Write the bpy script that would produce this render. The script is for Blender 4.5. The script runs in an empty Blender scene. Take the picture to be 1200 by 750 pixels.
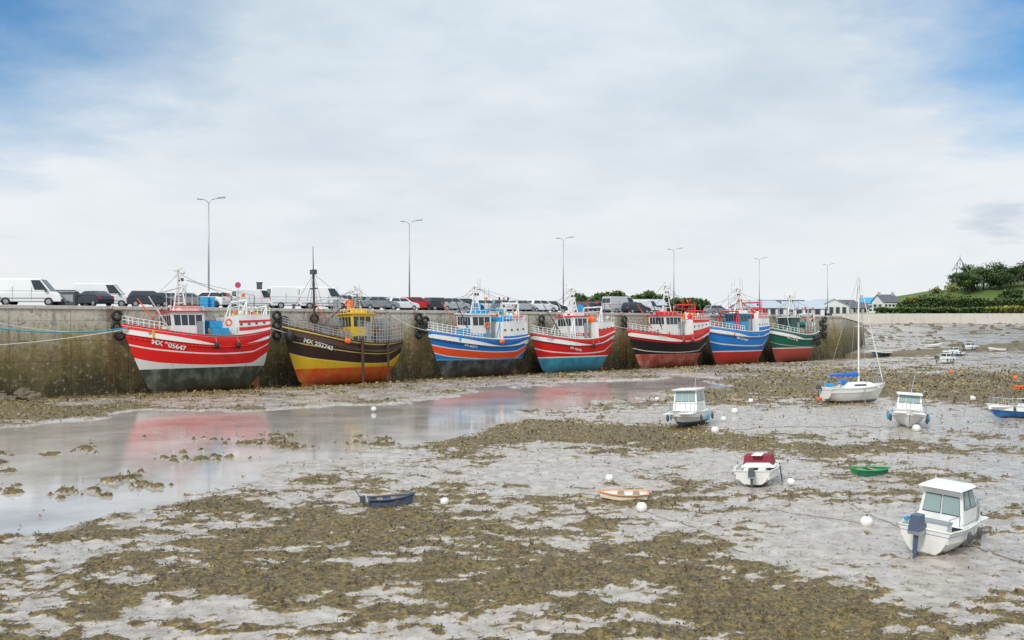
import bpy, math, random
import numpy as np
from mathutils import Vector, Matrix
from mathutils.bvhtree import BVHTree
random.seed(7); rng = np.random.default_rng(11)
scene = bpy.context.scene
COL = scene.collection
F = 1166.7; H = 7.0; HZ = 372.0

def G(px, py):                      # surveyed bearing + range -> point on the flat
    D = F*H/(py-HZ); return ((px-600)/F*D, D)
DX, DY = 0.760, 0.650
WX, WY = -46.7, 90.8
def wall(t, off=0.0):               # off>0 : towards the harbour
    return (WX+DX*t+DY*off, WY+DY*t-DX*off)
def t_at(px, off=0.0):
    r = (px-600)/F
    x0, y0 = WX+DY*off, WY-DX*off
    return (r*y0-x0)/(DX-DY*r)
def qz(t): return 8.17-0.0061*t

# ------------------------------------------------------------ materials
MATS = {}
def newmat(name):
    m = bpy.data.materials.new(name); m.use_nodes = True
    nt = m.node_tree; b = nt.nodes['Principled BSDF']
    return m, nt, b
def N(nt, t, **kw):
    n = nt.nodes.new(t)
    for k, v in kw.items(): setattr(n, k, v)
    return n
def L_(nt, a, b): nt.links.new(a, b)
def ramp(nt, stops, interp='LINEAR'):
    n = nt.nodes.new('ShaderNodeValToRGB'); cr = n.color_ramp; cr.interpolation = interp
    while len(cr.elements) > 1: cr.elements.remove(cr.elements[-1])
    cr.elements[0].position = stops[0][0]; cr.elements[0].color = (*stops[0][1], 1)
    for p, c in stops[1:]:
        e = cr.elements.new(p); e.color = (*c, 1)
    return n
def mixc(nt, fac, a, b, blend='MIX'):
    n = nt.nodes.new('ShaderNodeMix'); n.data_type = 'RGBA'; n.blend_type = blend
    for sock, v in ((n.inputs['Factor'], fac), (n.inputs['A'], a), (n.inputs['B'], b)):
        if hasattr(v, 'is_output'): nt.links.new(v, sock)
        elif isinstance(v, tuple): sock.default_value = (*v, 1) if len(v) == 3 else v
        else: sock.default_value = v
    return n.outputs['Result']
def math_(nt, op, a, b=None, clamp=False):
    n = nt.nodes.new('ShaderNodeMath'); n.operation = op; n.use_clamp = clamp
    for i, v in enumerate((a, b)):
        if v is None: continue
        if hasattr(v, 'is_output'): nt.links.new(v, n.inputs[i])
        else: n.inputs[i].default_value = v
    return n.outputs[0]
def mapr(nt, v, a, b, c=0., d=1.):
    n = nt.nodes.new('ShaderNodeMapRange'); nt.links.new(v, n.inputs[0])
    for i, x in enumerate((a, b, c, d)): n.inputs[i+1].default_value = x
    return n.outputs[0]

def paint(name, col, rough=.4, grime=.35, metal=0., scale=1.5):
    if name in MATS: return MATS[name]
    m, nt, b = newmat(name)
    tc = N(nt, 'ShaderNodeTexCoord')
    mp = N(nt, 'ShaderNodeMapping'); mp.inputs['Scale'].default_value = (1, 1, .35)
    L_(nt, tc.outputs['Object'], mp.inputs[0])
    n1 = N(nt, 'ShaderNodeTexNoise'); n1.inputs['Scale'].default_value = scale; n1.inputs['Detail'].default_value = 8
    n1.inputs['Roughness'].default_value = .65
    L_(nt, mp.outputs[0], n1.inputs[0])
    f = mapr(nt, n1.outputs[0], .48, .75, 0, grime)
    dark = tuple(c*.45+.02*w for c, w in zip(col, (1.2, 1., .7)))
    c = mixc(nt, f, col, dark)
    L_(nt, c, b.inputs['Base Color'])
    b.inputs['Roughness'].default_value = rough; b.inputs['Metallic'].default_value = metal
    MATS[name] = m; return m

M = {}
M['white'] = paint('white_paint', (.80, .80, .78), .35, .3)
M['cream'] = paint('cream_paint', (.74, .64, .50), .5, .25)
M['red'] = paint('red_paint', (.70, .016, .014), .45)
M['orange'] = paint('orange_paint', (.88, .16, .02), .5)
M['dorange'] = paint('faded_orange_paint', (.78, .30, .14), .5)
M['blue'] = paint('blue_paint', (.01, .15, .55), .45)
M['lblue'] = paint('light_blue_paint', (.03, .34, .65), .45)
M['green'] = paint('green_paint', (.008, .12, .08), .45)
M['bgreen'] = paint('bright_green_paint', (.03, .36, .10), .4)
M['slateb'] = paint('slate_blue_paint', (.07, .10, .16), .45)
M['yellow'] = paint('yellow_paint', (.80, .52, .03), .45)
M['black'] = paint('black_rubber', (.02, .02, .022), .6)
M['brown'] = paint('brown_wood', (.08, .035, .02), .55)
M['wood'] = paint('planking', (.32, .24, .16), .7)
M['grey'] = paint('grey_paint', (.3, .32, .34), .45)
M['dgrey'] = paint('dark_grey_paint', (.07, .08, .09), .5)
M['galv'] = paint('galvanised_steel', (.42, .43, .44), .45, .3, .5)
M['rust'] = paint('rusty_steel', (.22, .08, .04), .75)
M['rope'] = paint('rope_white', (.6, .57, .5), .8)
M['teal'] = paint('rope_teal', (.02, .33, .42), .8)
M['net'] = paint('net_green', (.03, .2, .16), .9, .6, scale=6)
M['netb'] = paint('net_blue', (.02, .13, .42), .9, .6, scale=6)
M['cover'] = paint('tarpaulin_maroon', (.25, .015, .04), .7)
M['stone'] = paint('stone_render', (.5, .47, .42), .85)
M['slate'] = paint('slate_roof', (.1, .11, .13), .6)
M['rooflight'] = paint('metal_roof', (.42, .47, .52), .5)
M['trunk'] = paint('bark', (.08, .06, .045), .9)
M['rock'] = paint('rock', (.16, .13, .09), .85, .7)
g, nt, b = newmat('glass_dark'); b.inputs['Base Color'].default_value = (.03, .045, .055, 1); b.inputs['Roughness'].default_value = .06; M['glass'] = g
g, nt, b = newmat('glass_light'); b.inputs['Base Color'].default_value = (.28, .38, .38, 1); b.inputs['Roughness'].default_value = .08; M['glassl'] = g

# ------------------------------------------------------------ mesh builder
class MB:
    def __init__(s): s.v = []; s.f = []; s.m = []; s.mats = []
    def mi(s, m):
        m = M[m] if isinstance(m, str) else m
        if m not in s.mats: s.mats.append(m)
        return s.mats.index(m)
    def add(s, vs, fs, m):
        o = len(s.v); k = s.mi(m); s.v += [tuple(v) for v in vs]
        for f in fs: s.f.append(tuple(i+o for i in f)); s.m.append(k)
    def frus(s, x0, x1, w0, z0, X0, X1, w1, z1, m, yc=0):
        vs = [(x0, yc-w0, z0), (x1, yc-w0, z0), (x1, yc+w0, z0), (x0, yc+w0, z0),
              (X0, yc-w1, z1), (X1, yc-w1, z1), (X1, yc+w1, z1), (X0, yc+w1, z1)]
        s.add(vs, [(3, 2, 1, 0), (4, 5, 6, 7), (0, 1, 5, 4), (1, 2, 6, 5), (2, 3, 7, 6), (3, 0, 4, 7)], m)
        return [Vector(v) for v in vs]
    def box(s, c, d, m, rz=0, rx=0, ry=0):
        R = Matrix.Rotation(rz, 3, 'Z') @ Matrix.Rotation(ry, 3, 'Y') @ Matrix.Rotation(rx, 3, 'X')
        vs = []
        for z in (-.5, .5):
            for x, y in ((-.5, -.5), (.5, -.5), (.5, .5), (-.5, .5)):
                vs.append(Vector(c)+R @ Vector((x*d[0], y*d[1], z*d[2])))
        s.add(vs, [(3, 2, 1, 0), (4, 5, 6, 7), (0, 1, 5, 4), (1, 2, 6, 5), (2, 3, 7, 6), (3, 0, 4, 7)], m)
    def cyl(s, p0, p1, r0, r1, m, n=8, caps=True):
        p0 = Vector(p0); p1 = Vector(p1); d = (p1-p0)
        if d.length < 1e-6: return
        d.normalize(); a = d.orthogonal().normalized(); b = d.cross(a)
        vs = []
        for p, r in ((p0, r0), (p1, r1)):
            for i in range(n):
                t = 2*math.pi*i/n; vs.append(p+(a*math.cos(t)+b*math.sin(t))*r)
        fs = [(i, (i+1) % n, n+(i+1) % n, n+i) for i in range(n)]
        if caps: fs += [tuple(range(n-1, -1, -1)), tuple(range(n, 2*n))]
        s.add(vs, fs, m)
    def path(s, pts, r, m, n=6):
        for a, b in zip(pts[:-1], pts[1:]): s.cyl(a, b, r, r, m, n)
    def ball(s, c, r, m, nu=14, nv=9):
        if not isinstance(r, tuple): r = (r, r, r)
        vs = [(c[0], c[1], c[2]-r[2])]
        for j in range(1, nv):
            ph = -math.pi/2+math.pi*j/nv
            for i in range(nu):
                t = 2*math.pi*i/nu
                vs.append((c[0]+r[0]*math.cos(ph)*math.cos(t), c[1]+r[1]*math.cos(ph)*math.sin(t), c[2]+r[2]*math.sin(ph)))
        vs.append((c[0], c[1], c[2]+r[2])); top = len(vs)-1
        fs = [(0, 1+(i+1) % nu, 1+i) for i in range(nu)]
        for j in range(nv-2):
            o = 1+j*nu
            fs += [(o+i, o+(i+1) % nu, o+nu+(i+1) % nu, o+nu+i) for i in range(nu)]
        o = 1+(nv-2)*nu
        fs += [(o+i, o+(i+1) % nu, top) for i in range(nu)]
        s.add(vs, fs, m)
    def torus(s, c, R, r, m, axis=(0, 1, 0), n=16, k=7):
        ax = Vector(axis).normalized(); a = ax.orthogonal().normalized(); b = ax.cross(a); vs = []; fs = []
        for i in range(n):
            t = 2*math.pi*i/n; d = a*math.cos(t)+b*math.sin(t)
            for j in range(k):
                q = 2*math.pi*j/k; vs.append(Vector(c)+d*(R+r*math.cos(q))+ax*r*math.sin(q))
        for i in range(n):
            for j in range(k):
                fs.append((i*k+j, ((i+1) % n)*k+j, ((i+1) % n)*k+(j+1) % k, i*k+(j+1) % k))
        s.add(vs, fs, m)
    def prism(s, prof, y0, y1, m):
        n = len(prof); vs = [(x, y0, z) for x, z in prof]+[(x, y1, z) for x, z in prof]
        fs = [tuple(range(n)), tuple(range(2*n-1, n-1, -1))]+[(i, i+n, (i+1) % n+n, (i+1) % n) for i in range(n)]
        s.add(vs, fs, m)
    def panes(s, A, B, C, D, cols, m='glass', fr='dgrey', mx=.06, my=.15, gap=.12, ctr=None, off=.02, rows=1, gy=.15):
        A, B, C, D = map(Vector, (A, B, C, D))
        n = (B-A).cross(D-A).normalized(); mid = (A+B+C+D)/4
        if ctr is not None and (mid-Vector(ctr)).dot(n) < 0: n = -n
        P = lambda u, v: (A*(1-u)+B*u)*(1-v)+(D*(1-u)+C*u)*v
        cw = (1-2*mx)/cols; rh = (1-2*my)/rows
        for j in range(rows):
            v0 = my+j*rh+(gy*rh/2 if rows > 1 else 0); v1 = my+(j+1)*rh-(gy*rh/2 if rows > 1 else 0)
            for i in range(cols):
                u0 = mx+i*cw+gap*cw/2; u1 = mx+(i+1)*cw-gap*cw/2
                e = gap*cw*.22; ev = (v1-v0)*.06
                if fr: s.add([P(u0-e, v0-ev)+n*off*.5, P(u1+e, v0-ev)+n*off*.5, P(u1+e, v1+ev)+n*off*.5, P(u0-e, v1+ev)+n*off*.5], [(0, 1, 2, 3)], fr)
                s.add([P(u0, v0)+n*off, P(u1, v0)+n*off, P(u1, v1)+n*off, P(u0, v1)+n*off], [(0, 1, 2, 3)], m)
    def build(s, name, parent=None, smooth=False, bevel=0, loc=None, rot=None):
        me = bpy.data.meshes.new(name); me.from_pydata(s.v, [], s.f)
        for m in s.mats: me.materials.append(m)
        me.polygons.foreach_set('material_index', s.m)
        if smooth: me.polygons.foreach_set('use_smooth', [True]*len(s.f))
        me.update()
        o = bpy.data.objects.new(name, me); COL.objects.link(o)
        if parent: o.parent = parent
        if loc: o.location = loc
        if rot: o.rotation_euler = rot
        if bevel:
            b = o.modifiers.new('bevel', 'BEVEL'); b.width = bevel; b.segments = 2; b.limit_method = 'ANGLE'; b.angle_limit = math.radians(40)
        return o
def empty(name, loc=(0, 0, 0), rot=(0, 0, 0)):
    e = bpy.data.objects.new(name, None); COL.objects.link(e); e.location = loc; e.rotation_euler = rot; e.empty_display_size = .3
    return e

# ------------------------------------------------------------ numpy noise
TB = rng.random((256, 256))
def vn(x, y, sd=0):
    x = x+sd*17.31; y = y+sd*9.77
    xi = np.floor(x).astype(int); yi = np.floor(y).astype(int); fx = x-xi; fy = y-yi
    fx = fx*fx*(3-2*fx); fy = fy*fy*(3-2*fy)
    a = TB[xi & 255, yi & 255]; b = TB[(xi+1) & 255, yi & 255]; c = TB[xi & 255, (yi+1) & 255]; d = TB[(xi+1) & 255, (yi+1) & 255]
    return (a*(1-fx)+b*fx)*(1-fy)+(c*(1-fx)+d*fx)*fy
def fbm(x, y, o=4, sd=0):
    r = 0; a = .5; t = 0
    for i in range(o):
        ca, sa = math.cos(i*.9), math.sin(i*.9)
        r = r+a*vn((x*ca-y*sa)*2**i, (x*sa+y*ca)*2**i, sd+i); t += a; a *= .55
    return r/t
def sstep(x): x = np.clip(x, 0, 1); return x*x*(3-2*x)

CH = [(-120, 500), (0, 499), (130, 482), (300, 478), (420, 473), (520, 465), (600, 452), (700, 446), (820, 437), (860, 440), (845, 455), (765, 468),
      (690, 480), (600, 490), (545, 512), (430, 526), (330, 552), (230, 585), (120, 618), (0, 645), (-200, 700)]
CHW = np.array([G(*p) for p in CH])
def chan(x, y):
    inside = np.zeros(x.shape, bool); dmin = np.full(x.shape, 1e9)
    n = len(CHW)
    for i in range(n):
        ax, ay = CHW[i]; bx, by = CHW[(i+1) % n]
        c = ((ay > y) != (by > y)) & (x < (bx-ax)*(y-ay)/((by-ay) if by != ay else 1e-9)+ax)
        inside ^= c
        ex, ey = bx-ax, by-ay; t = np.clip(((x-ax)*ex+(y-ay)*ey)/(ex*ex+ey*ey), 0, 1)
        dmin = np.minimum(dmin, np.hypot(x-ax-t*ex, y-ay-t*ey))
    return np.where(inside, dmin, -dmin)
def fields(x, y):
    wx = x+(.06*y)*(fbm(x*.12, y*.12, 4, 5)-.5)*2; wy = y+(.10*y)*(fbm(x*.15, y*.15, 5, 9)-.5)*2
    sd = chan(wx, wy)
    off = (x-WX)*DY-(y-WY)*DX
    bias = np.zeros(x.shape)
    for px, py, rx, ry, a in ((330, 640, 10, 6, .12), (580, 690, 5, 5, .13), (60, 690, 5, 4, .12), (290, 718, 3, 1.6, -.16), (520, 735, 2.0, 1.3, -.08),
                              (660, 508, 8, 5, .30), (900, 522, 9, 4, .14), (1130, 450, 26, 22, .26), (40, 486, 12, 6, .4), (900, 640, 8, 8, -.03),
                              (980, 490, 12, 6, -.2), (1120, 545, 9, 9, -.05), (980, 735, 6, 2.5, .12), (560, 560, 6, 4, -.08), (830, 460, 14, 8, .12)):
        cx, cy = G(px, py); bias += a*np.exp(-((x-cx)/rx)**2-((y-cy)/ry)**2)
    bias += .33*np.exp(-((off-3)/7.0)**2)*(off > -3)
    w = fbm(x*.22, y*.22, 4, 2)*.38+fbm(x*.7, y*1.3, 3, 3)*.33+fbm(x*2.6, y*4.2, 3, 4)*.29+bias
    weed = sstep((w-.505)/.08)
    weed = weed*sstep((-sd+.02*y)/(.03*y))
    isl = sstep((fbm(x*.5, y*.5, 4, 21)*.65+fbm(x*2.5, y*2.5, 3, 22)*.35-.62)/.05); weed = np.maximum(weed, isl*(sd > 0)*(y < 60))
    h = .025+.17*(fbm(x*.35, y*.35, 4, 30)-.48)+.13*(fbm(x*1.8, y*1.8, 3, 31)-.5)
    h = np.where(y > 110, h+.05, h)
    h += weed*(.05+.16*(fbm(x*5, y*5, 2, 40)-.4))
    h -= .26*sstep((sd+.4)/(1.2+.02*y))*(1-weed)
    h -= .60*sstep((11-off)/6)*(off > -6)*(y < 185)     # scoured berth along the quay foot
    rise = 5.0*sstep((y-190)/150.)
    h += rise+(rise > .2)*.5*(fbm(x*.08, y*.08, 4, 50)-.5)
    return h, weed
xs = np.concatenate([-np.geomspace(3000, 62, 40), np.arange(-60, -18, .3), np.arange(-18, 22, .11), np.arange(22, 110, .3), np.geomspace(111, 3000, 60)])
ys = np.concatenate([np.linspace(-300, 8, 12), np.geomspace(10, 60, 420), np.geomspace(60.4, 400, 300), np.geomspace(405, 6000, 30)])
XX, YY = np.meshgrid(xs, ys); hh, ww = fields(XX, YY)
nx, ny = len(xs), len(ys)
idx = np.arange(nx*ny).reshape(ny, nx)
quads = np.stack([idx[:-1, :-1], idx[:-1, 1:], idx[1:, 1:], idx[1:, :-1]], -1).reshape(-1, 4)
def bigmesh(name, V, Q, mat, attrs={}, smooth=False, parent=None):
    me = bpy.data.meshes.new(name)
    me.vertices.add(len(V)); me.vertices.foreach_set('co', V.astype(np.float32).ravel())
    me.loops.add(Q.size); me.loops.foreach_set('vertex_index', Q.astype(np.int32).ravel())
    me.polygons.add(len(Q)); me.polygons.foreach_set('loop_start', np.arange(0, Q.size, 4, dtype=np.int32))
    if smooth: me.polygons.foreach_set('use_smooth', np.ones(len(Q), bool))
    me.update(calc_edges=True)
    for k, a in attrs.items():
        at = me.attributes.new(k, 'FLOAT', 'POINT'); at.data.foreach_set('value', a.astype(np.float32).ravel())
    me.materials.append(mat)
    o = bpy.data.objects.new(name, me); COL.objects.link(o)
    if parent: o.parent = parent
    return o
def noise(nt, vec, sc, det=4, rg=.55, scale3=None):
    if scale3:
        mp = N(nt, 'ShaderNodeMapping'); mp.inputs['Scale'].default_value = scale3; L_(nt, vec, mp.inputs[0]); vec = mp.outputs[0]
    n = N(nt, 'ShaderNodeTexNoise'); n.inputs['Scale'].default_value = sc; n.inputs['Detail'].default_value = det; n.inputs['Roughness'].default_value = rg
    L_(nt, vec, n.inputs[0]); return n.outputs[0]

# mud
m, nt, b = newmat('wet_mud')
tc = N(nt, 'ShaderNodeTexCoord'); at = N(nt, 'ShaderNodeAttribute', attribute_name='weed')
ob = tc.outputs['Object']
nf = noise(nt, ob, 6.5, 8, .72); nc = noise(nt, ob, .5, 5, .6); nm = noise(nt, ob, 1.6, 6, .65)
wf = math_(nt, 'ADD', at.outputs['Fac'], math_(nt, 'MULTIPLY', math_(nt, 'SUBTRACT', nf, .5), 2.6))
wf = mapr(nt, wf, .48, .62)
spk = mapr(nt, noise(nt, ob, 3.6, 8, .8), .55, .60); spk2 = mapr(nt, nc, .34, .54)
wf = math_(nt, 'MAXIMUM', wf, math_(nt, 'MULTIPLY', spk, math_(nt, 'MULTIPLY', spk2, .9)))
mud = ramp(nt, [(.3, (.26, .215, .175)), (.5, (.42, .37, .325)), (.7, (.54, .49, .44))]); L_(nt, nm, mud.inputs[0])
wd = ramp(nt, [(.3, (.022, .015, .005)), (.47, (.095, .064, .018)), (.62, (.25, .175, .048))]); L_(nt, nf, wd.inputs[0])
c = mixc(nt, wf, mud.outputs[0], wd.outputs[0])
L_(nt, c, b.inputs['Base Color'])
r1 = mapr(nt, nc, .40, .6, .06, .32)
rr = N(nt, 'ShaderNodeMix'); L_(nt, wf, rr.inputs[0]); L_(nt, r1, rr.inputs[2]); rr.inputs[3].default_value = .55
L_(nt, rr.outputs[0], b.inputs['Roughness'])
bp = N(nt, 'ShaderNodeBump'); bp.inputs['Strength'].default_value = .5; bp.inputs['Distance'].default_value = .045
hsum = math_(nt, 'ADD', math_(nt, 'MULTIPLY', nf, .6), math_(nt, 'MULTIPLY', noise(nt, ob, 14, 5, .7), .5)); L_(nt, hsum, bp.inputs['Height'])
L_(nt, bp.outputs[0], b.inputs['Normal'])
bigmesh('mudflat', np.stack([XX, YY, hh], -1).reshape(-1, 3), quads, m, {'weed': ww}, smooth=True)

# water
m, nt, b = newmat('shallow_water'); tc = N(nt, 'ShaderNodeTexCoord'); ob = tc.outputs['Object']
n1 = noise(nt, ob, .22, 6, .65); cr = ramp(nt, [(.35, (.32, .28, .245)), (.65, (.50, .46, .43))]); L_(nt, n1, cr.inputs[0]); L_(nt, cr.outputs[0], b.inputs['Base Color'])
b.inputs['IOR'].default_value = 1.45
L_(nt, mapr(nt, noise(nt, ob, .12, 4, .6), .4, .6, .02, .12), b.inputs['Roughness'])
bp = N(nt, 'ShaderNodeBump'); bp.inputs['Strength'].default_value = .10; bp.inputs['Distance'].default_value = .03
L_(nt, noise(nt, ob, 3.0, 4, .6, (.6, 1.4, 1)), bp.inputs['Height']); L_(nt, bp.outputs[0], b.inputs['Normal'])
mb = MB(); wa, wb_ = wall(-260, 11), wall(148, 11)
mb.add([(*wa, -.06), (wa[0], -200, -.06), (3000, -200, -.06), (3000, wb_[1], -.06), (*wb_, -.06)], [(0, 1, 2, 3, 4)], m); mb.build('water')

def leafmat(name, stops, rough=.5):
    m, nt, b = newmat(name); a = N(nt, 'ShaderNodeAttribute', attribute_name='rnd'); r = ramp(nt, stops)
    L_(nt, a.outputs['Fac'], r.inputs[0]); L_(nt, r.outputs[0], b.inputs['Base Color']); b.inputs['Roughness'].default_value = rough
    return m
def quadcloud(name, P, s, asp, tilt, mat, rnd, parent=None):
    n = len(P); th = rng.random(n)*2*np.pi; t1 = (rng.random(n)-.5)*2*tilt; t2 = (rng.random(n)-.5)*2*tilt
    a = np.stack([np.cos(th)*np.cos(t1), np.sin(th)*np.cos(t1), np.sin(t1)], -1)
    bb = np.stack([-np.sin(th)*np.cos(t2), np.cos(th)*np.cos(t2), np.sin(t2)], -1)
    a = a*s[:, None]; bb = bb*(s*asp)[:, None]
    V = np.stack([P-a-bb*.6, P+a*.2-bb, P+a+bb*.5, P-a*.3+bb], 1).reshape(-1, 3)
    return bigmesh(name, V, np.arange(4*n).reshape(n, 4), mat, {'rnd': np.repeat(rnd, 4)}, parent=parent)
NC = 600000
yy = np.exp(rng.uniform(np.log(14), np.log(150), NC)); xx = (rng.random(NC)-.5)*2*(.62*yy+3)
h, w = fields(xx, yy)
cl = fbm(xx*4.0, yy*4.0, 3, 60); prob = w*sstep((cl-.40)/.16)*.85+.13*sstep((cl-.57)/.08)*(h > -.05)
off = (xx-WX)*DY-(yy-WY)*DX
k = (rng.random(NC) < prob*.62) & (off > .2)
xx, yy, h = xx[k], yy[k], h[k]; n = len(xx)
sc = np.clip(yy/30, .8, 4.5)
P = np.stack([xx, yy, h+rng.random(n)*.06*np.clip(sc, 1, 2)+.01], -1)
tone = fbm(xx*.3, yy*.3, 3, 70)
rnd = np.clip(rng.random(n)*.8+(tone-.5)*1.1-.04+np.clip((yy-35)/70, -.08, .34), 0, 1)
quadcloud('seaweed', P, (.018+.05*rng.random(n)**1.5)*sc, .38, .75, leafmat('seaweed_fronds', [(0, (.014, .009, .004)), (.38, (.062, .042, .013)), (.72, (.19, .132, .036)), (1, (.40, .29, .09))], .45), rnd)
NP = 20000
yy = np.exp(rng.uniform(np.log(14), np.log(90), NP)); xx = (rng.random(NP)-.5)*2*(.62*yy+3); h, w = fields(xx, yy); k = (h > -.05); xx, yy, h = xx[k], yy[k], h[k]; n = len(xx)
quadcloud('pebbles', np.stack([xx, yy, h+.015], -1), (.008+.014*rng.random(n))*np.clip(yy/30, 1, 3), .8, .5, leafmat('pebble', [(0, (.05, .04, .03)), (.6, (.12, .10, .07)), (1, (.6, .58, .52))], .5), rng.random(n))

# ------------------------------------------------------------ quay
m, nt, b = newmat('quay_concrete'); tc = N(nt, 'ShaderNodeTexCoord'); ob = tc.outputs['Object']
sp = N(nt, 'ShaderNodeSeparateXYZ'); L_(nt, ob, sp.inputs[0])
n1 = noise(nt, ob, .35, 8, .65); n2 = noise(nt, ob, 1.1, 6, .6, (1, 1, .12)); n3 = noise(nt, ob, 2.6, 9, .78)
zz = math_(nt, 'ADD', sp.outputs[2], math_(nt, 'MULTIPLY', math_(nt, 'SUBTRACT', n2, .5), 5.0))
zz = math_(nt, 'ADD', zz, math_(nt, 'MULTIPLY', math_(nt, 'SUBTRACT', n1, .5), 5.0))
base = ramp(nt, [(0, (.04, .036, .012)), (.14, (.09, .075, .022)), (.34, (.18, .14, .05)), (.50, (.30, .24, .11)), (.62, (.42, .37, .26)), (.78, (.56, .52, .44)), (1, (.64, .61, .55))])
L_(nt, mapr(nt, zz, 0, 8.6), base.inputs[0])
c = mixc(nt, mapr(nt, n1, .50, .66, 0, .6), base.outputs[0], (.20, .15, .08))
c = mixc(nt, mapr(nt, n2, .54, .68, 0, .75), c, (.10, .08, .045))
c = mixc(nt, mapr(nt, n3, .54, .64, 0, .6), c, (.56, .50, .40))
c = mixc(nt, mapr(nt, n3, .47, .38, 0, .7), c, (.10, .085, .05))
ax = N(nt, 'ShaderNodeVectorMath', operation='DOT_PRODUCT'); L_(nt, ob, ax.inputs[0]); ax.inputs[1].default_value = (DX, DY, 0)
fr = math_(nt, 'FRACT', math_(nt, 'DIVIDE', ax.outputs['Value'], 5.4)); j1 = mapr(nt, math_(nt, 'ABSOLUTE', math_(nt, 'SUBTRACT', fr, .5)), 0, .010, 1, 0)
fz = math_(nt, 'FRACT', math_(nt, 'DIVIDE', sp.outputs[2], 1.9)); j2 = mapr(nt, math_(nt, 'ABSOLUTE', math_(nt, 'SUBTRACT', fz, .5)), 0, .02, 1, 0)
jj = math_(nt, 'MAXIMUM', math_(nt, 'MULTIPLY', j1, .6), math_(nt, 'MULTIPLY', j2, .4))
c = mixc(nt, math_(nt, 'MULTIPLY', jj, n3), c, (.06, .055, .035))
L_(nt, c, b.inputs['Base Color']); b.inputs['Roughness'].default_value = .85
bp = N(nt, 'ShaderNodeBump'); bp.inputs['Strength'].default_value = .8; bp.inputs['Distance'].default_value = .14
L_(nt, math_(nt, 'SUBTRACT', n3, jj), bp.inputs['Height']); L_(nt, bp.outputs[0], b.inputs['Normal'])
M['quay'] = m
M['cap'] = paint('coping_stone', (.55, .52, .46), .8, .5, scale=.8)
M['asphalt'] = paint('asphalt', (.07, .07, .075), .85)
C0 = wall(141); C1 = (82, 232); C2 = (106, 330)
q = empty('quay')
mb = MB()
def wallstrip(mb, P, Q, z0, z1, mat, n=30, batter=.35, zb=-1.5):
    P = Vector((*P, 0)); Q = Vector((*Q, 0)); d = (Q-P).normalized(); nrm = Vector((d.y, -d.x, 0))
    for i in range(n):
        a = P+(Q-P)*i/n; e = P+(Q-P)*(i+1)/n; za = z0+(z1-z0)*i/n; ze = z0+(z1-z0)*(i+1)/n
        o = nrm*batter
        mb.add([a+o+Vector((0, 0, zb)), e+o+Vector((0, 0, zb)), e+Vector((0, 0, ze-.35)), a+Vector((0, 0, za-.35))], [(0, 1, 2, 3)], mat)
wallstrip(mb, wall(-150), C0, qz(-150), qz(141), 'quay', 60)
wallstrip(mb, C0, C1, qz(141), 5.6, 'quay', 10)
wallstrip(mb, C1, C2, 5.6, 7.6, 'quay', 10)
mb.build('quay_wall', q)
mb = MB()
for i in range(97):
    t0 = -150+i*3; t1 = t0+2.97
    a = wall(t0, .12); e = wall(t1, .12); a2 = wall(t0, -.9); e2 = wall(t1, -.9); z0, z1 = qz(t0), qz(t1)
    mb.add([(*a, z0-.35), (*e, z1-.35), (*e2, z1-.35), (*a2, z0-.35), (*a, z0), (*e, z1), (*e2, z1), (*a2, z0)],
           [(3, 2, 1, 0), (4, 5, 6, 7), (0, 1, 5, 4), (1, 2, 6, 5), (2, 3, 7, 6), (3, 0, 4, 7)], 'cap')
mb.build('coping', q, bevel=.03)
mb = MB()
a, e, e2, a2 = wall(-150, -.9), wall(141, -.9), wall(141, -75), wall(-150, -75)
mb.add([(*a, qz(-150)-.02), (*e, qz(141)-.02), (*e2, qz(141)-.02), (*a2, qz(-150)-.02)], [(0, 1, 2, 3)], 'asphalt')
mb.add([(*wall(141, -.9), 7.28), (*C1, 5.6), (*C2, 7.6), (260, 420, 7.6), (200, 900, 7.6), (-200, 900, 7.6), (*wall(141, -75), 7.28)], [(0, 1, 2, 3, 4, 5, 6)], 'asphalt')
mb.build('pavement', q)
def tyre(t, z, off=.35, R=.42):
    mb = MB(); x, y = wall(t, off)
    mb.torus((x, y, z), R, .17, 'black', (DY, -DX, 0))
    mb.cyl((x, y, z+R), (*wall(t, .13), qz(t)-.1), .02, .02, 'rope', 5)
    mb.build('tyre_fender', smooth=True)
for px, zs in ((135, (7.2, 6.1)), (138, (5.3,)), (322, (7.2, 6.2, 5.1)), (331, (6.6,)), (366, (6.9,)), (488, (7.0, 6.0, 5.0)), (496, (6.6, 5.6)), (632, (6.8, 6.)), (729, (6.7, 5.8)), (964, (6.6, 5.2, 3.8)), (960, (6, 4.4))):
    for z in zs: tyre(t_at(px), z, .45, .42)
for px in (128, 486, 728):
    t = t_at(px); mb = MB()
    for s in (-.25, .25): mb.cyl((*wall(t+s, .5), .3), (*wall(t+s, .25), qz(t)+.1), .03, .03, 'rust', 6)
    z = .6
    while z < 8: mb.cyl((*wall(t-.25, .5-.25*z/8), z), (*wall(t+.25, .5-.25*z/8), z), .02, .02, 'rust', 5); z += .3
    mb.build('ladder')
for t in range(-6, 140, 12):
    mb = MB(); x, y = wall(t, -.6); z = qz(t)
    mb.cyl((x, y, z), (x, y, z+.35), .16, .12, 'dgrey', 12); mb.ball((x, y, z+.4), (.24, .24, .12), 'dgrey')
    mb.build('mooring_bollard', smooth=True)

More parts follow.
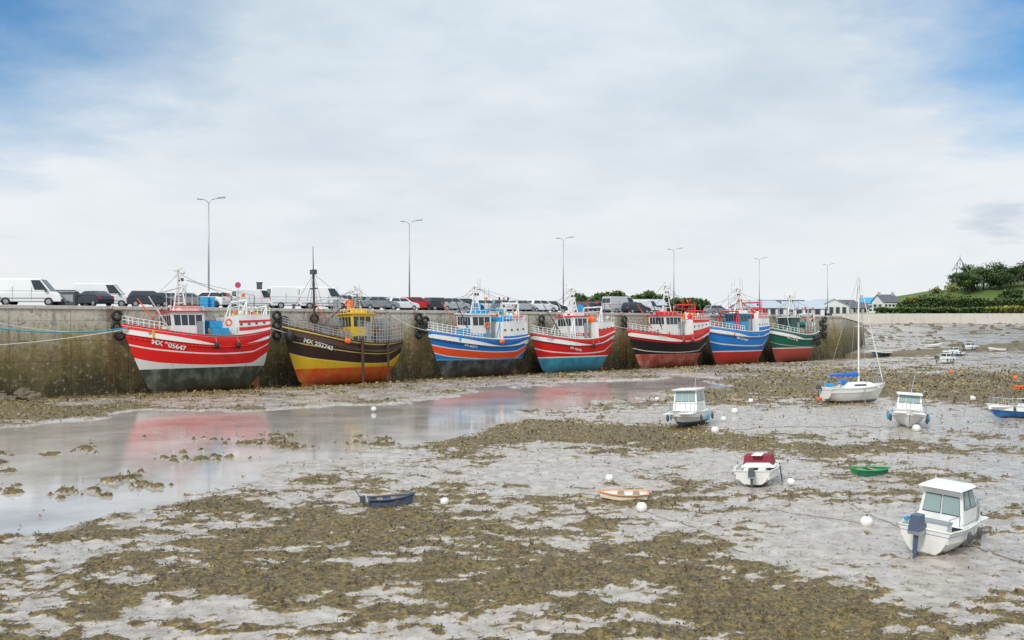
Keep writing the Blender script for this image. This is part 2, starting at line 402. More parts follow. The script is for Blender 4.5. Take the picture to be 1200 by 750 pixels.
# ------------------------------------------------------------ hull
def hullmat(name, stops, wl, bot, line=None, bot2=None, grime=.45):
    m, nt, b = newmat(name); tc = N(nt, 'ShaderNodeTexCoord'); ob = tc.outputs['Object']
    a = N(nt, 'ShaderNodeAttribute', attribute_name='u'); r = ramp(nt, stops, 'CONSTANT'); L_(nt, a.outputs['Fac'], r.inputs[0])
    sp = N(nt, 'ShaderNodeSeparateXYZ'); L_(nt, ob, sp.inputs[0]); z = sp.outputs[2]
    c = r.outputs[0]
    if line: c = mixc(nt, math_(nt, 'LESS_THAN', z, wl+.16), c, line)
    nb = noise(nt, ob, 1.0, 8, .7, (1, 1, .5))
    botc = mixc(nt, mapr(nt, nb, .45, .62), bot, bot2 or tuple(x*.55+.03 for x in bot))
    c = mixc(nt, math_(nt, 'LESS_THAN', z, wl), c, botc)
    st = noise(nt, ob, 2.2, 7, .7, (1, 1, .12)); sc = noise(nt, ob, 3.5, 9, .75)
    c = mixc(nt, mapr(nt, st, .55, .73, 0, grime), c, (.10, .05, .03))
    c = mixc(nt, mapr(nt, sc, .62, .74, 0, .4), c, (.38, .36, .33))
    lowz = math_(nt, 'ADD', z, math_(nt, 'MULTIPLY', math_(nt, 'SUBTRACT', nb, .5), 2.5))
    low = mapr(nt, lowz, .0, wl*.7, .7, 0); c = mixc(nt, low, c, (.075, .06, .032))
    L_(nt, c, b.inputs['Base Color']); b.inputs['Roughness'].default_value = .5; b.inputs['Specular IOR Level'].default_value = .35
    bp = N(nt, 'ShaderNodeBump'); bp.inputs['Strength'].default_value = .3; bp.inputs['Distance'].default_value = .05
    L_(nt, noise(nt, ob, 1.5, 4), bp.inputs['Height']); L_(nt, bp.outputs[0], b.inputs['Normal'])
    return m
def hull(L, B, zg, parent, mat, cap='white', deck='wood', rake=1.5, zk0=.3, srise=1.7, srs=.16, pm=.3, pb=.8, ps=.42,
         drop=.9, thick=.1, ns=40, nu=16, sw=.8, srake=.3, name='hull', capr=.07, forefoot=.5, inner='white'):
    zp = np.polyfit(np.linspace(0, 1, len(zg)), zg, min(3, len(zg)-1)); zgf = lambda s: float(np.polyval(zp, s))
    def bf(s):
        if s > .5: return max(B/2*(1-((s-.5)/.5)**2.4), .03)
        if s < .3: return B/2*(sw+(1-sw)*float(sstep(s/.3)))
        return B/2
    def pf(s): return pm+(pb-pm)*float(sstep((s-.4)/.6))+(ps-pm)*float(sstep((.3-s)/.3))
    def zk(s): return zk0+(srise*(1-s/srs)**1.2 if s < srs else 0)+(forefoot*((s-.85)/.15)**2 if s > .85 else 0)
    def X(s, u): return s*(L-rake-srake)+srake+rake*(u**.85)*s**4-srake*u*(1-s)**3
    V = []; U = []; Fc = []; MI = []
    W = 2*nu+1
    for i in range(ns+1):
        s = i/ns; bb = bf(s); p = pf(s); zg_, zk_ = zgf(s), zk(s)
        for k in range(-nu, nu+1):
            u = (abs(k)/nu)**1.7; y = (1 if k > 0 else -1)*bb*(u**p) if k else 0
            V.append((X(s, u), y, zk_+(zg_-zk_)*u)); U.append(u)
    for i in range(ns):
        for k in range(W-1):
            a = i*W+k; Fc.append((a, a+1, a+W+1, a+W)); MI.append(0)
    for k in range(nu):
        if k == 0: Fc.append((nu, nu+1, nu-1)); MI.append(0)
        else: Fc.append((nu-k, nu+k, nu+k+1, nu-k-1)); MI.append(0)
    o = len(V)
    for i in range(ns+1):
        s = i/ns; bb = max(bf(s)-thick, .01); x = X(s, 1)+(thick if i == 0 else 0)-(thick*2 if i == ns else 0)
        z = zgf(s)
        V += [(x, -bb, z), (x, -bb*.98, z-drop), (x, bb*.98, z-drop), (x, bb, z)]; U += [1]*4
    for i in range(ns):
        a, c = i*W, (i+1)*W; p_, q_ = o+i*4, o+(i+1)*4
        Fc += [(a, c, q_, p_), (a+W-1, p_+3, q_+3, c+W-1)]; MI += [1, 1]
        Fc += [(p_, q_, q_+1, p_+1), (p_+2, q_+2, q_+3, p_+3)]; MI += [2, 2]
        Fc += [(p_+1, q_+1, q_+2, p_+2)]; MI += [3]
    Fc += [(0, o, o+3, W-1), (o, o+1, o+2, o+3)]; MI += [1, 2]
    me = bpy.data.meshes.new(name); me.from_pydata(V, [], Fc)
    for mm in (mat, M[cap], M[inner], M[deck]): me.materials.append(mm)
    me.polygons.foreach_set('material_index', MI)
    me.polygons.foreach_set('use_smooth', [mi == 0 and j < ns*(W-1) for j, mi in enumerate(MI)])
    at = me.attributes.new('u', 'FLOAT', 'POINT'); at.data.foreach_set('value', U)
    me.update(); ho = bpy.data.objects.new(name, me); COL.objects.link(ho); ho.parent = parent
    mb = MB()
    for sg in (-1, 1):
        pts = [(X(i/ns, 1), sg*(bf(i/ns)), zgf(i/ns)) for i in range(ns+1)]
        mb.path(pts, capr, cap, 6)
        if L > 9:
            pts = []
            for i in range(ns+1):
                s = i/ns; u = .80; pts.append((X(s, u), sg*(bf(s)*u**pf(s)+.02), zk(s)+(zgf(s)-zk(s))*u))
            mb.path(pts, .06, 'dgrey' if cap != 'red' else 'red', 6)
    mb.cyl((X(0, 1), -bf(0), zgf(0)), (X(0, 1), bf(0), zgf(0)), capr, capr, cap, 6)
    mb.build('gunwale', parent, smooth=True)
    bvh = BVHTree.FromPolygons([Vector(v) for v in V], Fc)
    return dict(zg=zgf, bf=bf, X=X, bvh=bvh, L=L)
def hulltext(txt, xc, zc, size, h, parent, mat, slope=0):
    cu = bpy.data.curves.new('txt', 'FONT'); cu.body = txt; cu.size = size; cu.align_x = 'CENTER'; cu.offset = size*.03
    o = bpy.data.objects.new('txt', cu); COL.objects.link(o); bpy.context.view_layer.update()
    me = bpy.data.meshes.new_from_object(o.evaluated_get(bpy.context.evaluated_depsgraph_get()))
    bpy.data.objects.remove(o)
    for v in me.vertices:
        x = xc-v.co.x; z = zc+v.co.y+slope*(x-xc)
        hit = h['bvh'].ray_cast(Vector((x, 12, z)), Vector((0, -1, 0)))[0]
        y = hit.y+.075 if hit else 1
        v.co = (x, y, z)
    me.materials.clear(); me.materials.append(M[mat] if isinstance(mat, str) else mat)
    o = bpy.data.objects.new('registration_number', me); COL.objects.link(o); o.parent = parent

def house(mb, x0, x1, hw, z0, z1, body='white', roof='white', trim='red', slant=.25, nf=5, nsd=3, over=.25, win='glass', yc=0):
    c = mb.frus(x0, x1, hw, z0, x0, x1+slant, hw*.96, z1, body, yc)
    ctr = Vector(((x0+x1)/2, yc, (z0+z1)/2)); h = z1-z0
    lo = .62
    def sub(a, b, cc, d, n, **k):
        A = a.lerp(d, lo); B_ = b.lerp(cc, lo); mb.panes(A, B_, b.lerp(cc, .93), a.lerp(d, .93), n, m=win, ctr=ctr, my=.08, gap=.25, **k)
    sub(c[1], c[2], c[6], c[5], nf); sub(c[3], c[2], c[6], c[7], nsd); sub(c[0], c[1], c[5], c[4], nsd); sub(c[0], c[3], c[7], c[4], 2)
    mb.box(((x0+x1+slant)/2, yc, z1+.06), (x1-x0+slant+over*2, hw*2+over, .12), roof)
    if trim: mb.box(((x0+x1)/2, yc, z0+h*.28), (x1-x0+.05, hw*2+.04, h*.13), trim)
    mb.box((x0+.5, yc+hw+.0, z0+h*.38), (.62, .05, h*.72), 'grey')
    for sg in (-1, 1):
        mb.path([(x0, yc+sg*hw*.9, z1+.55), (x1+slant, yc+sg*hw*.9, z1+.55)], .025, 'white', 5)
        for k in range(5): xx_ = x0+(x1+slant-x0)*k/4; mb.cyl((xx_, yc+sg*hw*.9, z1+.1), (xx_, yc+sg*hw*.9, z1+.55), .022, .022, 'white', 5)
        mb.box((x1+slant, yc+sg*hw*.6, z1+.3), (.18, .3, .2), 'dgrey')
def rails(mb, h, s0, s1, hh=.9, m='white', n=10, inset=.1, rows=(1, .55), sides=(-1, 1)):
    k_ = 1.3 if h['L'] > 9 else .7
    for sg in sides:
        P = []
        for i in range(n+1):
            s = s0+(s1-s0)*i/n; P.append(Vector((h['X'](s, 1)-(.15 if s > .97 else 0), sg*max(h['bf'](s)-inset, 0), h['zg'](s))))
        for p in P: mb.cyl(p, p+Vector((0, 0, hh)), .03*k_, .03*k_, m, 5)
        for r in rows: mb.path([p+Vector((0, 0, hh*r)) for p in P], .028*k_, m, 5)
def cage(mb, c, d, m='galv', n=3):
    x, y, z = c; a, b_, e = d[0]/2, d[1]/2, d[2]/2
    for i in range(n+1):
        u = -1+2*i/n
        for sg in (-1, 1):
            mb.cyl((x+u*a, y+sg*b_, z-e), (x+u*a, y+sg*b_, z+e), .022, .022, m, 4)
            mb.cyl((x+u*a, y-b_, z+sg*e), (x+u*a, y+b_, z+sg*e), .022, .022, m, 4)
            mb.cyl((x-a, y+sg*b_, z+u*e), (x+a, y+sg*b_, z+u*e), .022, .022, m, 4)
            mb.cyl((x+sg*a, y-b_, z+u*e), (x+sg*a, y+b_, z+u*e), .022, .022, m, 4)
def mast(mb, x, z0, z1, col='white', lattice=True, spread=.5, boom=None):
    if lattice:
        for sg in (-1, 1):
            mb.cyl((x-.3, sg*spread, z0), (x, sg*.12, z1-(z1-z0)*.25), .07, .06, col, 6)
        mb.cyl((x+.6, 0, z0), (x, 0, z1-(z1-z0)*.2), .08, .06, col, 6)
        nn = 5
        for i in range(1, nn):
            u = i/nn; zz = z0+(z1-z0)*.75*u; w = spread*(1-u)+.12*u
            mb.cyl((x-.3*(1-u), -w, zz), (x-.3*(1-u), w, zz), .04, .04, col, 5)
            mb.cyl((x-.3*(1-u), w, zz), (x+.6*(1-u), 0, zz), .03, .03, col, 5)
    else: mb.cyl((x, 0, z0), (x, 0, z1-(z1-z0)*.2), .11, .08, col, 8)
    zt = z1-(z1-z0)*.25
    mb.cyl((x, 0, zt), (x, 0, z1), .05, .03, col, 6)
    mb.box((x+.25, 0, zt+.1), (.6, .4, .1), col); mb.box((x+.35, 0, zt+.32), (.16, 1.6, .14), 'white', rz=.5); mb.box((x-.2, .1, zt-.8), (.3, .5, .3), 'dgrey')
    mb.cyl((x, -1.1, zt-.4), (x, 1.1, zt-.4), .04, .04, col, 5)
    for yy_ in (-1.0, -.5, .55, 1.0): mb.cyl((x, yy_, zt-.4), (x, yy_, zt+.6+1.3*random.random()), .022, .014, random.choice(('white', 'dgrey')), 5)
    mb.ball((x-.25, .35, zt-.1), (.25, .25, .2), 'white', 10, 6)
def stay(mb, a, b_, r=.02, m='dgrey'): mb.cyl(a, b_, r, r, m, 4, False)
def gear(mb, h, L, B, s, z, aft=8.5, col='white'):
    for i in range(8):
        x = L*s+random.uniform(-1.6, 1.6); y = random.uniform(-1.3, 1.3); mb.cyl((x, y, z), (x+random.uniform(-.1, .1), y, z+random.uniform(1.0, 3.4)), .03, .014, random.choice(('white', 'dgrey', 'dgrey')), 5)
    for sg in (-1, 1):
        a = Vector((L*(s+.13), sg*.9, z-2.4)); e = Vector((L*(s+.30), sg*1.5, z+1.2)); mb.cyl(a, e, .08, .05, random.choice((col, 'dgrey', 'orange')), 6); stay(mb, e, (L*s, 0, z+2.4))
        mb.cyl((L*.12, sg*B*.33, aft-2.5), (L*.10, sg*B*.30, aft+.6), .06, .04, random.choice((col, 'dgrey')), 6)
        stay(mb, (L*.10, sg*B*.30, aft+.6), (L*s, 0, z+3)); stay(mb, (L*s, sg*.5, z+2.6), (L*.8, sg*1.2, h['zg'](.8)+.6))
    mb.cyl((L*.17, -B*.3, aft-.4), (L*.17, B*.3, aft-.4), .05, .05, col, 6)
    for x_ in (L*.16, L*.66):
        zz = (aft-1.9) if x_ < L*.3 else h['zg'](.66)+.1
        mb.cyl((x_, -.9, zz), (x_, .9, zz), .5, .5, random.choice(('net', 'netb', 'dgrey')), 14)
        for sg in (-1, 1): mb.cyl((x_, sg*.9, zz), (x_, sg*.97, zz), .68, .68, 'grey', 16)
    for i in range(12): mb.ball((L*.05+random.random()*2.2, random.uniform(-1.7, 2.0), aft-1.6+random.random()*.6), .2, random.choice(('orange', 'red', 'white', 'yellow')), 8, 6)
    for i in range(4):
        x = L*random.uniform(.04, .3); y = random.uniform(-1.5, 1.8); mb.cyl((x, y, aft-2), (x+.1, y, aft+1.0), .018, .014, 'wood', 5)
        mb.box((x+.28, y, aft+.8), (.38, .02, .34), random.choice(('orange', 'black', 'red')), rz=random.random()*2)
    for i in range(4):
        sx = random.uniform(.62, .82); cage(mb, (h['X'](sx, 1), random.uniform(-.8, 1.2), h['zg'](sx)+.1), (.8, .6, .5), 'dgrey', 2)
    for i in range(5):
        sx = random.uniform(.68, .82); mb.ball((h['X'](sx, 1), random.uniform(-.8, 1.2), h['zg'](sx)-.35), (random.uniform(.4, .8), random.uniform(.4, .7), .45), random.choice(('net', 'netb', 'dorange')), 9, 6)

ANG = math.atan2(-DY, -DX)
DROP = .42          # hulls sit lower in the scoured berth; topsides correspondingly deeper
def trawler(bow, stern, B, zg, hm, txt, txtcol='white', cap='white', rake=2.2, c=3.2, roll=0, extras=None, txts=(.86, .62), tsize=.62, deck='wood', pitch=0, **hk):
    tb = t_at(bow, c); ts = t_at(stern, c+B/2*.8); L = ts-tb
    x, y = wall(ts, c)
    e = empty('fishing_boat', (x, y, -.22-DROP), (math.radians(roll), math.radians(pitch), ANG))
    h = hull(L, B, [z+DROP*.85 for z in zg], e, hm, cap=cap, rake=rake, deck=deck, zk0=.22, **hk)
    mb = MB()
    mb.frus(L*.07, L-rake-.5, .12, 0, L*.13, L-rake-.2, .14, .5, hm)
    mb.prism([(.25, .15), (.95, .15), (1.0, 2.1), (.45, 2.1)], -.05, .05, 'rust')
    mb.box((L*.07, 0, .15), (1.6, .16, .16), 'rust')
    for a in range(4):
        th = a*math.pi/2+.4; mb.box((1.35, .42*math.sin(th), 1.05+.42*math.cos(th)), (.06, .3, .62), 'yellow', rx=-th)
    mb.cyl((1.2, 0, 1.05), (2.4, 0, 1.1), .12, .12, 'rust', 8)
    mb.build('keel_and_rudder', e)
    if txt:
        xs_ = h['X'](txts[0], .85); hulltext(txt, xs_, h['zg'](txts[0])-txts[1]-tsize, tsize, h, e, txtcol, slope=(h['zg'](.95)-h['zg'](.8))/(L*.15))
    mb = MB(); extras(mb, h, e, L, B)
    mb.v = [(v[0], v[1], v[2]+DROP) if v[2] > 7.2 else v for v in mb.v] if False else mb.v
    mb.build('superstructure', e, bevel=0)
    return e, h, L
def clutter(mb, h, L, s0, s1, n, cols=('orange', 'netb', 'net', 'lblue', 'white', 'yellow', 'grey', 'dgrey'), top=None, w=.7):
    for i in range(n):
        s = random.uniform(s0, s1); bb = h['bf'](s)*w; z = (top if top else h['zg'](s)-.9)
        x = h['X'](s, 1); y = random.uniform(-bb, bb); c = random.choice(cols); k = random.random()
        if k < .45: mb.box((x, y, z+.35+.3*random.random()), (random.uniform(.4, 1.), random.uniform(.4, .9), random.uniform(.5, 1.2)), c, rz=random.random())
        elif k < .7: mb.ball((x, y, z+.5), (random.uniform(.3, .8), random.uniform(.3, .7), random.uniform(.3, .7)), c, 10, 6)
        else: mb.cyl((x, y, z), (x, y, z+random.uniform(.8, 1.5)), .27, .25, c, 10)
def fenders(mb, h, L, sl, r=.27, col='black', drop=1.0):
    for s in sl:
        x = h['X'](s, 1); y = h['bf'](s)+r*.7; z = h['zg'](s)-drop
        mb.ball((x, y, z), (r, r, r*1.35), col, 10, 8); mb.cyl((x, y, z), (x, h['bf'](s), h['zg'](s)), .015, .015, 'rope', 4)
def gantry(mb, h, s, z, col, w=.85):
    x = h['X'](s, 1); y = h['bf'](s)*w; z0 = h['zg'](s)-.8
    for sg in (-1, 1):
        mb.cyl((x, sg*y, z0), (x-.3, sg*y*.8, z), .11, .1, col, 8); mb.cyl((x+1.3, sg*y, z0), (x-.2, sg*y*.8, z-.2), .07, .07, col, 6)
    mb.cyl((x-.3, -y*.8, z), (x-.3, y*.8, z), .11, .11, col, 8)
    for yy_ in (-.6, .6): mb.ball((x-.3, yy_*y, z-.35), (.12, .2, .2), 'dgrey', 8, 6)
def lifering(mb, x, y, z): mb.torus((x, y, z), .3, .09, 'orange', (0, 1, 0), 14, 6)
def shelter(mb, h, s0, s1, ztop, body, bands=(), n=8, slot=True):
    ztop += DROP
    for i in range(n):
        a = s0+(s1-s0)*i/n; b_ = s0+(s1-s0)*(i+1)/n
        xa, xb = h['X'](a, 1), h['X'](b_, 1); ya, yb = h['bf'](a)-.04, h['bf'](b_)-.04; za, zb = h['zg'](a)-.1, h['zg'](b_)-.1
        zt = ztop
        for sg in (-1, 1):
            mb.add([(xa, sg*ya, za), (xb, sg*yb, zb), (xb, sg*(yb-.12), zt), (xa, sg*(ya-.12), zt)], [(0, 1, 2, 3)], body)
            for u0, u1, cc in bands:
                f = lambda X_, Y_, Z_, u: (X_, sg*(Y_-.12*u+.02), Z_+(zt-Z_)*u)
                mb.add([f(xa, ya, za, u0), f(xb, yb, zb, u0), f(xb, yb, zb, u1), f(xa, ya, za, u1)], [(0, 1, 2, 3)], cc)
            if i % 2 == 1 and slot:
                g_ = lambda t_, u: (xa+(xb-xa)*t_, sg*((ya+(yb-ya)*t_)-.12*u+.035), za+(zt-za)*u)
                mb.add([g_(.2, .5), g_(.8, .5), g_(.8, .6), g_(.2, .6)], [(0, 1, 2, 3)], 'dgrey')
        mb.add([(xa, -ya+.12, zt), (xb, -yb+.12, zt), (xb, yb-.12, zt), (xa, ya-.12, zt)], [(0, 1, 2, 3)], body)
    for s in (s0, s1):
        x = h['X'](s, 1); y = h['bf'](s)-.04; z = h['zg'](s)-.1
        mb.add([(x, -y, z-.6), (x, y, z-.6), (x, y-.12, ztop), (x, -y+.12, ztop)], [(0, 1, 2, 3)], body)
        if slot and s == s0: mb.box((x-.01, 0, (z+ztop)/2), (.06, y*1.0, (ztop-z)*.5), 'dgrey')
    for zo in (.05, .45, .85):
        pts = [(h['X'](s0+(s1-s0)*i/n, 1), h['bf'](s0+(s1-s0)*i/n)-.18, ztop+zo) for i in range(n+1)]
        mb.path(pts, .035, body, 5)
    for p in pts: mb.cyl((p[0], p[1], ztop), p, .03, .03, body, 5)
W_ = (.76, .76, .73); R_ = (.72, .014, .012); K_ = (.015, .015, .018)

# 1 red / white
def x1(mb, h, e, L, B):
    shelter(mb, h, .0, .30, 7.35, 'white', ((.25, .42, 'red'), (.62, .74, 'red')))
    rails(mb, h, .82, 1.0, .75, 'white', 8)
    house(mb, L*.47, L*.68, 1.6, 4.6, 8.1, 'white', 'red', 'red', .35, 5, 4)
    mb.box((L*.56, 0, 8.45), (L*.13, 2.2, .5), 'white'); mb.box((L*.56, 0, 8.75), (L*.15, 2.5, .1), 'red')
    mast(mb, L*.60, 8.3, 13.5, 'white', True, .9); gear(mb, h, L, B, .55, 8.4, 9.2)
    gantry(mb, h, .22, 9.3, 'white'); gantry(mb, h, .03, 8.7, 'white')
    lifering(mb, L*.33, B/2-.1, 7.0); mb.box((L*.38, .8, 6.9), (1.3, 1.2, .7), 'lblue'); mb.box((L*.43, -.6, 6.7), (1., 1., 1.4), 'lblue'); mb.box((L*.36, 1.6, 6.0), (1.6, .7, 1.0), 'lblue')
    clutter(mb, h, L, .32, .46, 8, ('orange', 'lblue', 'blue', 'netb')); clutter(mb, h, L, .7, .9, 8)
    stay(mb, (L*.6, 0, 12), (L-.4, 0, 7)); stay(mb, (L*.6, 0, 12), (.8, 0, 8.6)); stay(mb, (L*.6, 0, 11), (L*.4, B/2-.2, 6.4))
    fenders(mb, h, L, (.32, .5), .25)
trawler(143, 319, 5.6, [5.9, 5.4, 5.35, 5.75, 6.7], hullmat('hull_red_white', [(0, (.66, .66, .64)), (.48, R_), (.665, W_), (.69, R_), (.975, W_)], 2.6, (.04, .055, .045), None, (.15, .165, .14)), 'MX 905647', cap='red', rake=2.6, extras=x1, roll=3, txts=(.80, .95), tsize=.62)

# 2 dark / yellow
def x2(mb, h, e, L, B):
    rails(mb, h, .55, 1.0, .8, 'galv', 14, rows=(1, .66, .33)); rails(mb, h, 0, .5, 2.3, 'galv', 16, rows=(1, .83, .66, .5, .33, .16))
    house(mb, L*.26, L*.44, 1.5, 4.2, 8.0, 'yellow', 'yellow', 'dgrey', .1, 4, 3)
    mb.box((L*.36, .4, 8.35), (1.6, 1.4, .5), 'yellow')
    mb.cyl((L*.72, 0, 4), (L*.72, 0, 12.9), .15, .11, 'brown', 8); mb.cyl((L*.72, 0, 12.9), (L*.72, 0, 15.4), .06, .03, 'dgrey', 6)
    mb.box((L*.72, 0, 12.6), (.5, .7, .5), 'dgrey'); mb.box((L*.72, 0, 10.8), (.3, 1.2, .12), 'brown')
    mb.cyl((L*.71, 0, 6), (L*.42, 0, 9.4), .08, .06, 'brown', 6)
    for sg in (-1, 1): stay(mb, (L*.72, 0, 12.6), (L*.68, sg*B*.46, 5.3)); stay(mb, (L*.72, 0, 12.6), (L*.76, sg*B*.44, 5.3))
    stay(mb, (L*.72, 0, 12.4), (L-.3, 0, 6.9)); stay(mb, (L*.72, 0, 12.4), (.6, 0, 5.7))
    for i in range(34):
        s = random.choice([.03, .1, .17, .5, .57, .63]); cage(mb, (L*s+.6, random.uniform(-1.3, 1.9), 4.9+random.random()*2.4), (1.3, 1.0, .75))
    clutter(mb, h, L, .02, .3, 12, ('orange', 'yellow', 'net', 'galv', 'dgrey')); clutter(mb, h, L, .55, .85, 8, ('yellow', 'orange', 'netb', 'dgrey', 'red'))
    mast(mb, L*.33, 8.1, 10.8, 'galv', True, .5); gear(mb, h, L, B, .36, 8.2, 7.4, 'galv')
    fenders(mb, h, L, (.97,), .5, 'black', 1.1); fenders(mb, h, L, (.6, .62), .22, 'orange', .2)
    mb.cyl((L*.42, B/2+.16, .0), (L*.42, B/2+.16, 5.3), .16, .16, 'brown', 8)
    mb.cyl((L*.18, B/2+.05, .0), (L*.18, B/2+.05, 4.9), .12, .12, 'brown', 8)
trawler(331, 474, 5.6, [4.65, 4.3, 4.6, 5.3, 6.5], hullmat('hull_black_yellow', [(0, (.62, .40, .02)), (.49, (.65, .5, .15)), (.51, (.035, .018, .014)), (.73, (.6, .45, .1)), (.75, (.035, .018, .014)), (.955, (.6, .45, .1))], 2.1, (.60, .07, .02), None, (.48, .16, .02)), 'MX 252743', 'white', cap='brown', rake=2.0, extras=x2, roll=2, txts=(.81, .8), tsize=.62, inner='brown')

# 3 blue / orange
def x3(mb, h, e, L, B):
    shelter(mb, h, .02, .38, 6.7, 'white', ((.0, .2, 'blue'),))
    rails(mb, h, .62, 1.0, .9, 'white', 14, rows=(1, .66, .33))
    house(mb, L*.40, L*.60, 1.5, 4.5, 8.0, 'white', 'white', 'lblue', .3, 5, 3, win='glass')
    mb.box((L*.47, 0, 8.3), (2, 1.8, .45), 'lblue'); mb.box((L*.1, 0, 7.5), (2.4, 3.2, .8), 'white'); mb.box((L*.28, .5, 7.4), (1.2, 2.2, .6), 'lblue')
    mast(mb, L*.5, 8.2, 12.3, 'white', True, .7); gantry(mb, h, .14, 9.4, 'white'); gantry(mb, h, .36, 8.6, 'lblue'); gear(mb, h, L, B, .48, 8.3, 9.2)
    clutter(mb, h, L, .62, .85, 14, ('lblue', 'blue', 'orange', 'white', 'netb')); clutter(mb, h, L, .05, .35, 9, ('lblue', 'white', 'orange', 'grey'), top=7.1)
    stay(mb, (L*.5, 0, 11.4), (L-.4, 0, 6.7)); stay(mb, (L*.5, 0, 11.4), (.8, 0, 8.4)); lifering(mb, L*.45, 1.55, 6.7)
    mb.box((L*.7, 1.2, 5.6), (1.6, 1.2, 1.4), 'lblue'); fenders(mb, h, L, (.4, .42), .22, 'orange', .3)
trawler(500, 620, 5.4, [5.0, 4.7, 4.75, 5.1, 5.85], hullmat('hull_blue_orange', [(0, (.02, .17, .5)), (.48, (.7, .7, .68)), (.50, (.78, .08, .02)), (.66, (.7, .7, .68)), (.68, (.01, .16, .56)), (.975, W_)], 2.5, (.035, .04, .045), (.05, .3, .6), (.13, .14, .15)), 'MX 463297', rake=2.3, extras=x3, roll=-1, txts=(.72, .95), tsize=.34)

# 4 red / light blue
def x4(mb, h, e, L, B):
    shelter(mb, h, .0, .30, 6.5, 'white', ((.0, .55, 'red'),))
    rails(mb, h, .55, 1.0, .9, 'white', 16, rows=(1, .66, .33))
    house(mb, L*.33, L*.53, 1.5, 4.4, 7.7, 'white', 'red', 'red', .3, 5, 3)
    mb.box((L*.42, 0, 8.05), (2, 2, .5), 'white'); mast(mb, L*.44, 8.1, 12.4, 'white', True, .8); gantry(mb, h, .2, 9.0, 'white'); gantry(mb, h, .62, 7.4, 'white'); gear(mb, h, L, B, .42, 8.2, 8.8)
    clutter(mb, h, L, .55, .8, 12, ('white', 'orange', 'lblue', 'grey', 'dgrey')); clutter(mb, h, L, .05, .28, 9, ('lblue', 'white', 'orange', 'net'), top=6.9)
    stay(mb, (L*.44, 0, 11.6), (L-.4, 0, 6.3)); stay(mb, (L*.44, 0, 11.6), (.6, 0, 8)); fenders(mb, h, L, (.4,), .25)
    for i in range(4): cage(mb, (L*(.6+.07*i), .6, 5.2), (1.1, 1.8, .8))
trawler(622, 722, 5.2, [5.3, 4.6, 4.35, 4.6, 5.4], hullmat('hull_red_blue', [(0, R_), (.56, W_), (.59, R_), (.80, W_), (.82, R_), (.975, W_)], 2.3, (.05, .33, .50), W_, (.04, .2, .3)), 'MX 462308', rake=2.1, extras=x4, roll=2, txts=(.62, 1.1), tsize=.38)

# 5 black / red
def x5(mb, h, e, L, B):
    shelter(mb, h, .0, .33, 6.9, 'white', ((.0, .3, 'red'), (.8, 1.0, 'red')))
    rails(mb, h, .55, 1.0, .9, 'white', 16, rows=(1, .66, .33))
    house(mb, L*.36, L*.58, 1.6, 4.5, 7.9, 'white', 'red', None, .35, 5, 4)
    mb.box((L*.46, 0, 8.25), (2.4, 2.2, .5), 'red'); mast(mb, L*.48, 8.3, 13.4, 'white', True, .9); gantry(mb, h, .25, 9.5, 'red'); gantry(mb, h, .08, 8.6, 'red'); gear(mb, h, L, B, .46, 8.3, 9.3, 'red')
    clutter(mb, h, L, .6, .85, 12, ('orange', 'red', 'grey', 'yellow', 'netb')); clutter(mb, h, L, .03, .3, 9, ('red', 'white', 'orange'), top=7.3)
    stay(mb, (L*.48, 0, 12.8), (L-.4, 0, 6.3)); stay(mb, (L*.48, 0, 12.4), (.6, 0, 8.4)); fenders(mb, h, L, (.36, .5), .25)
trawler(735, 832, 5.6, [5.6, 4.9, 4.7, 4.9, 5.6], hullmat('hull_black_red', [(0, K_), (.48, W_), (.50, K_), (.76, (.74, .025, .015)), (.975, W_)], 2.4, (.42, .07, .05), None, (.52, .22, .19)), 'MX 515', cap='red', rake=2.6, extras=x5, roll=0, txts=(.75, .15), tsize=.4)

# 6 blue / red
def x6(mb, h, e, L, B):
    shelter(mb, h, .0, .30, 7.0, 'white', ((.0, .35, 'blue'),))
    rails(mb, h, .6, 1.0, .8, 'white', 12)
    house(mb, L*.30, L*.50, 1.5, 5.0, 8.2, 'lblue', 'white', None, .3, 5, 3)
    mb.box((L*.4, 0, 8.55), (2, 2, .5), 'white'); mast(mb, L*.42, 8.6, 13.2, 'white', True, .8); gantry(mb, h, .2, 10.0, 'red'); gantry(mb, h, .66, 8.6, 'red'); gantry(mb, h, .04, 9.0, 'red'); gear(mb, h, L, B, .4, 8.6, 9.6, 'red')
    clutter(mb, h, L, .55, .85, 14, ('orange', 'red', 'lblue', 'white', 'netb')); clutter(mb, h, L, .03, .28, 9, ('red', 'white', 'orange'), top=7.4)
    stay(mb, (L*.42, 0, 12.4), (L-.4, 0, 7.3)); stay(mb, (L*.42, 0, 12.4), (.6, 0, 8.8))
trawler(828, 903, 5.2, [5.4, 5.1, 5.1, 5.4, 6.1], hullmat('hull_blue_red', [(0, (.01, .16, .5)), (.55, W_), (.58, (.015, .22, .64)), (.83, W_), (.85, (.015, .22, .64)), (.975, W_)], 2.3, (.62, .04, .03), W_, (.42, .05, .04)), 'MX 614467', rake=2.2, extras=x6, roll=1, txts=(.62, .95), tsize=.5)

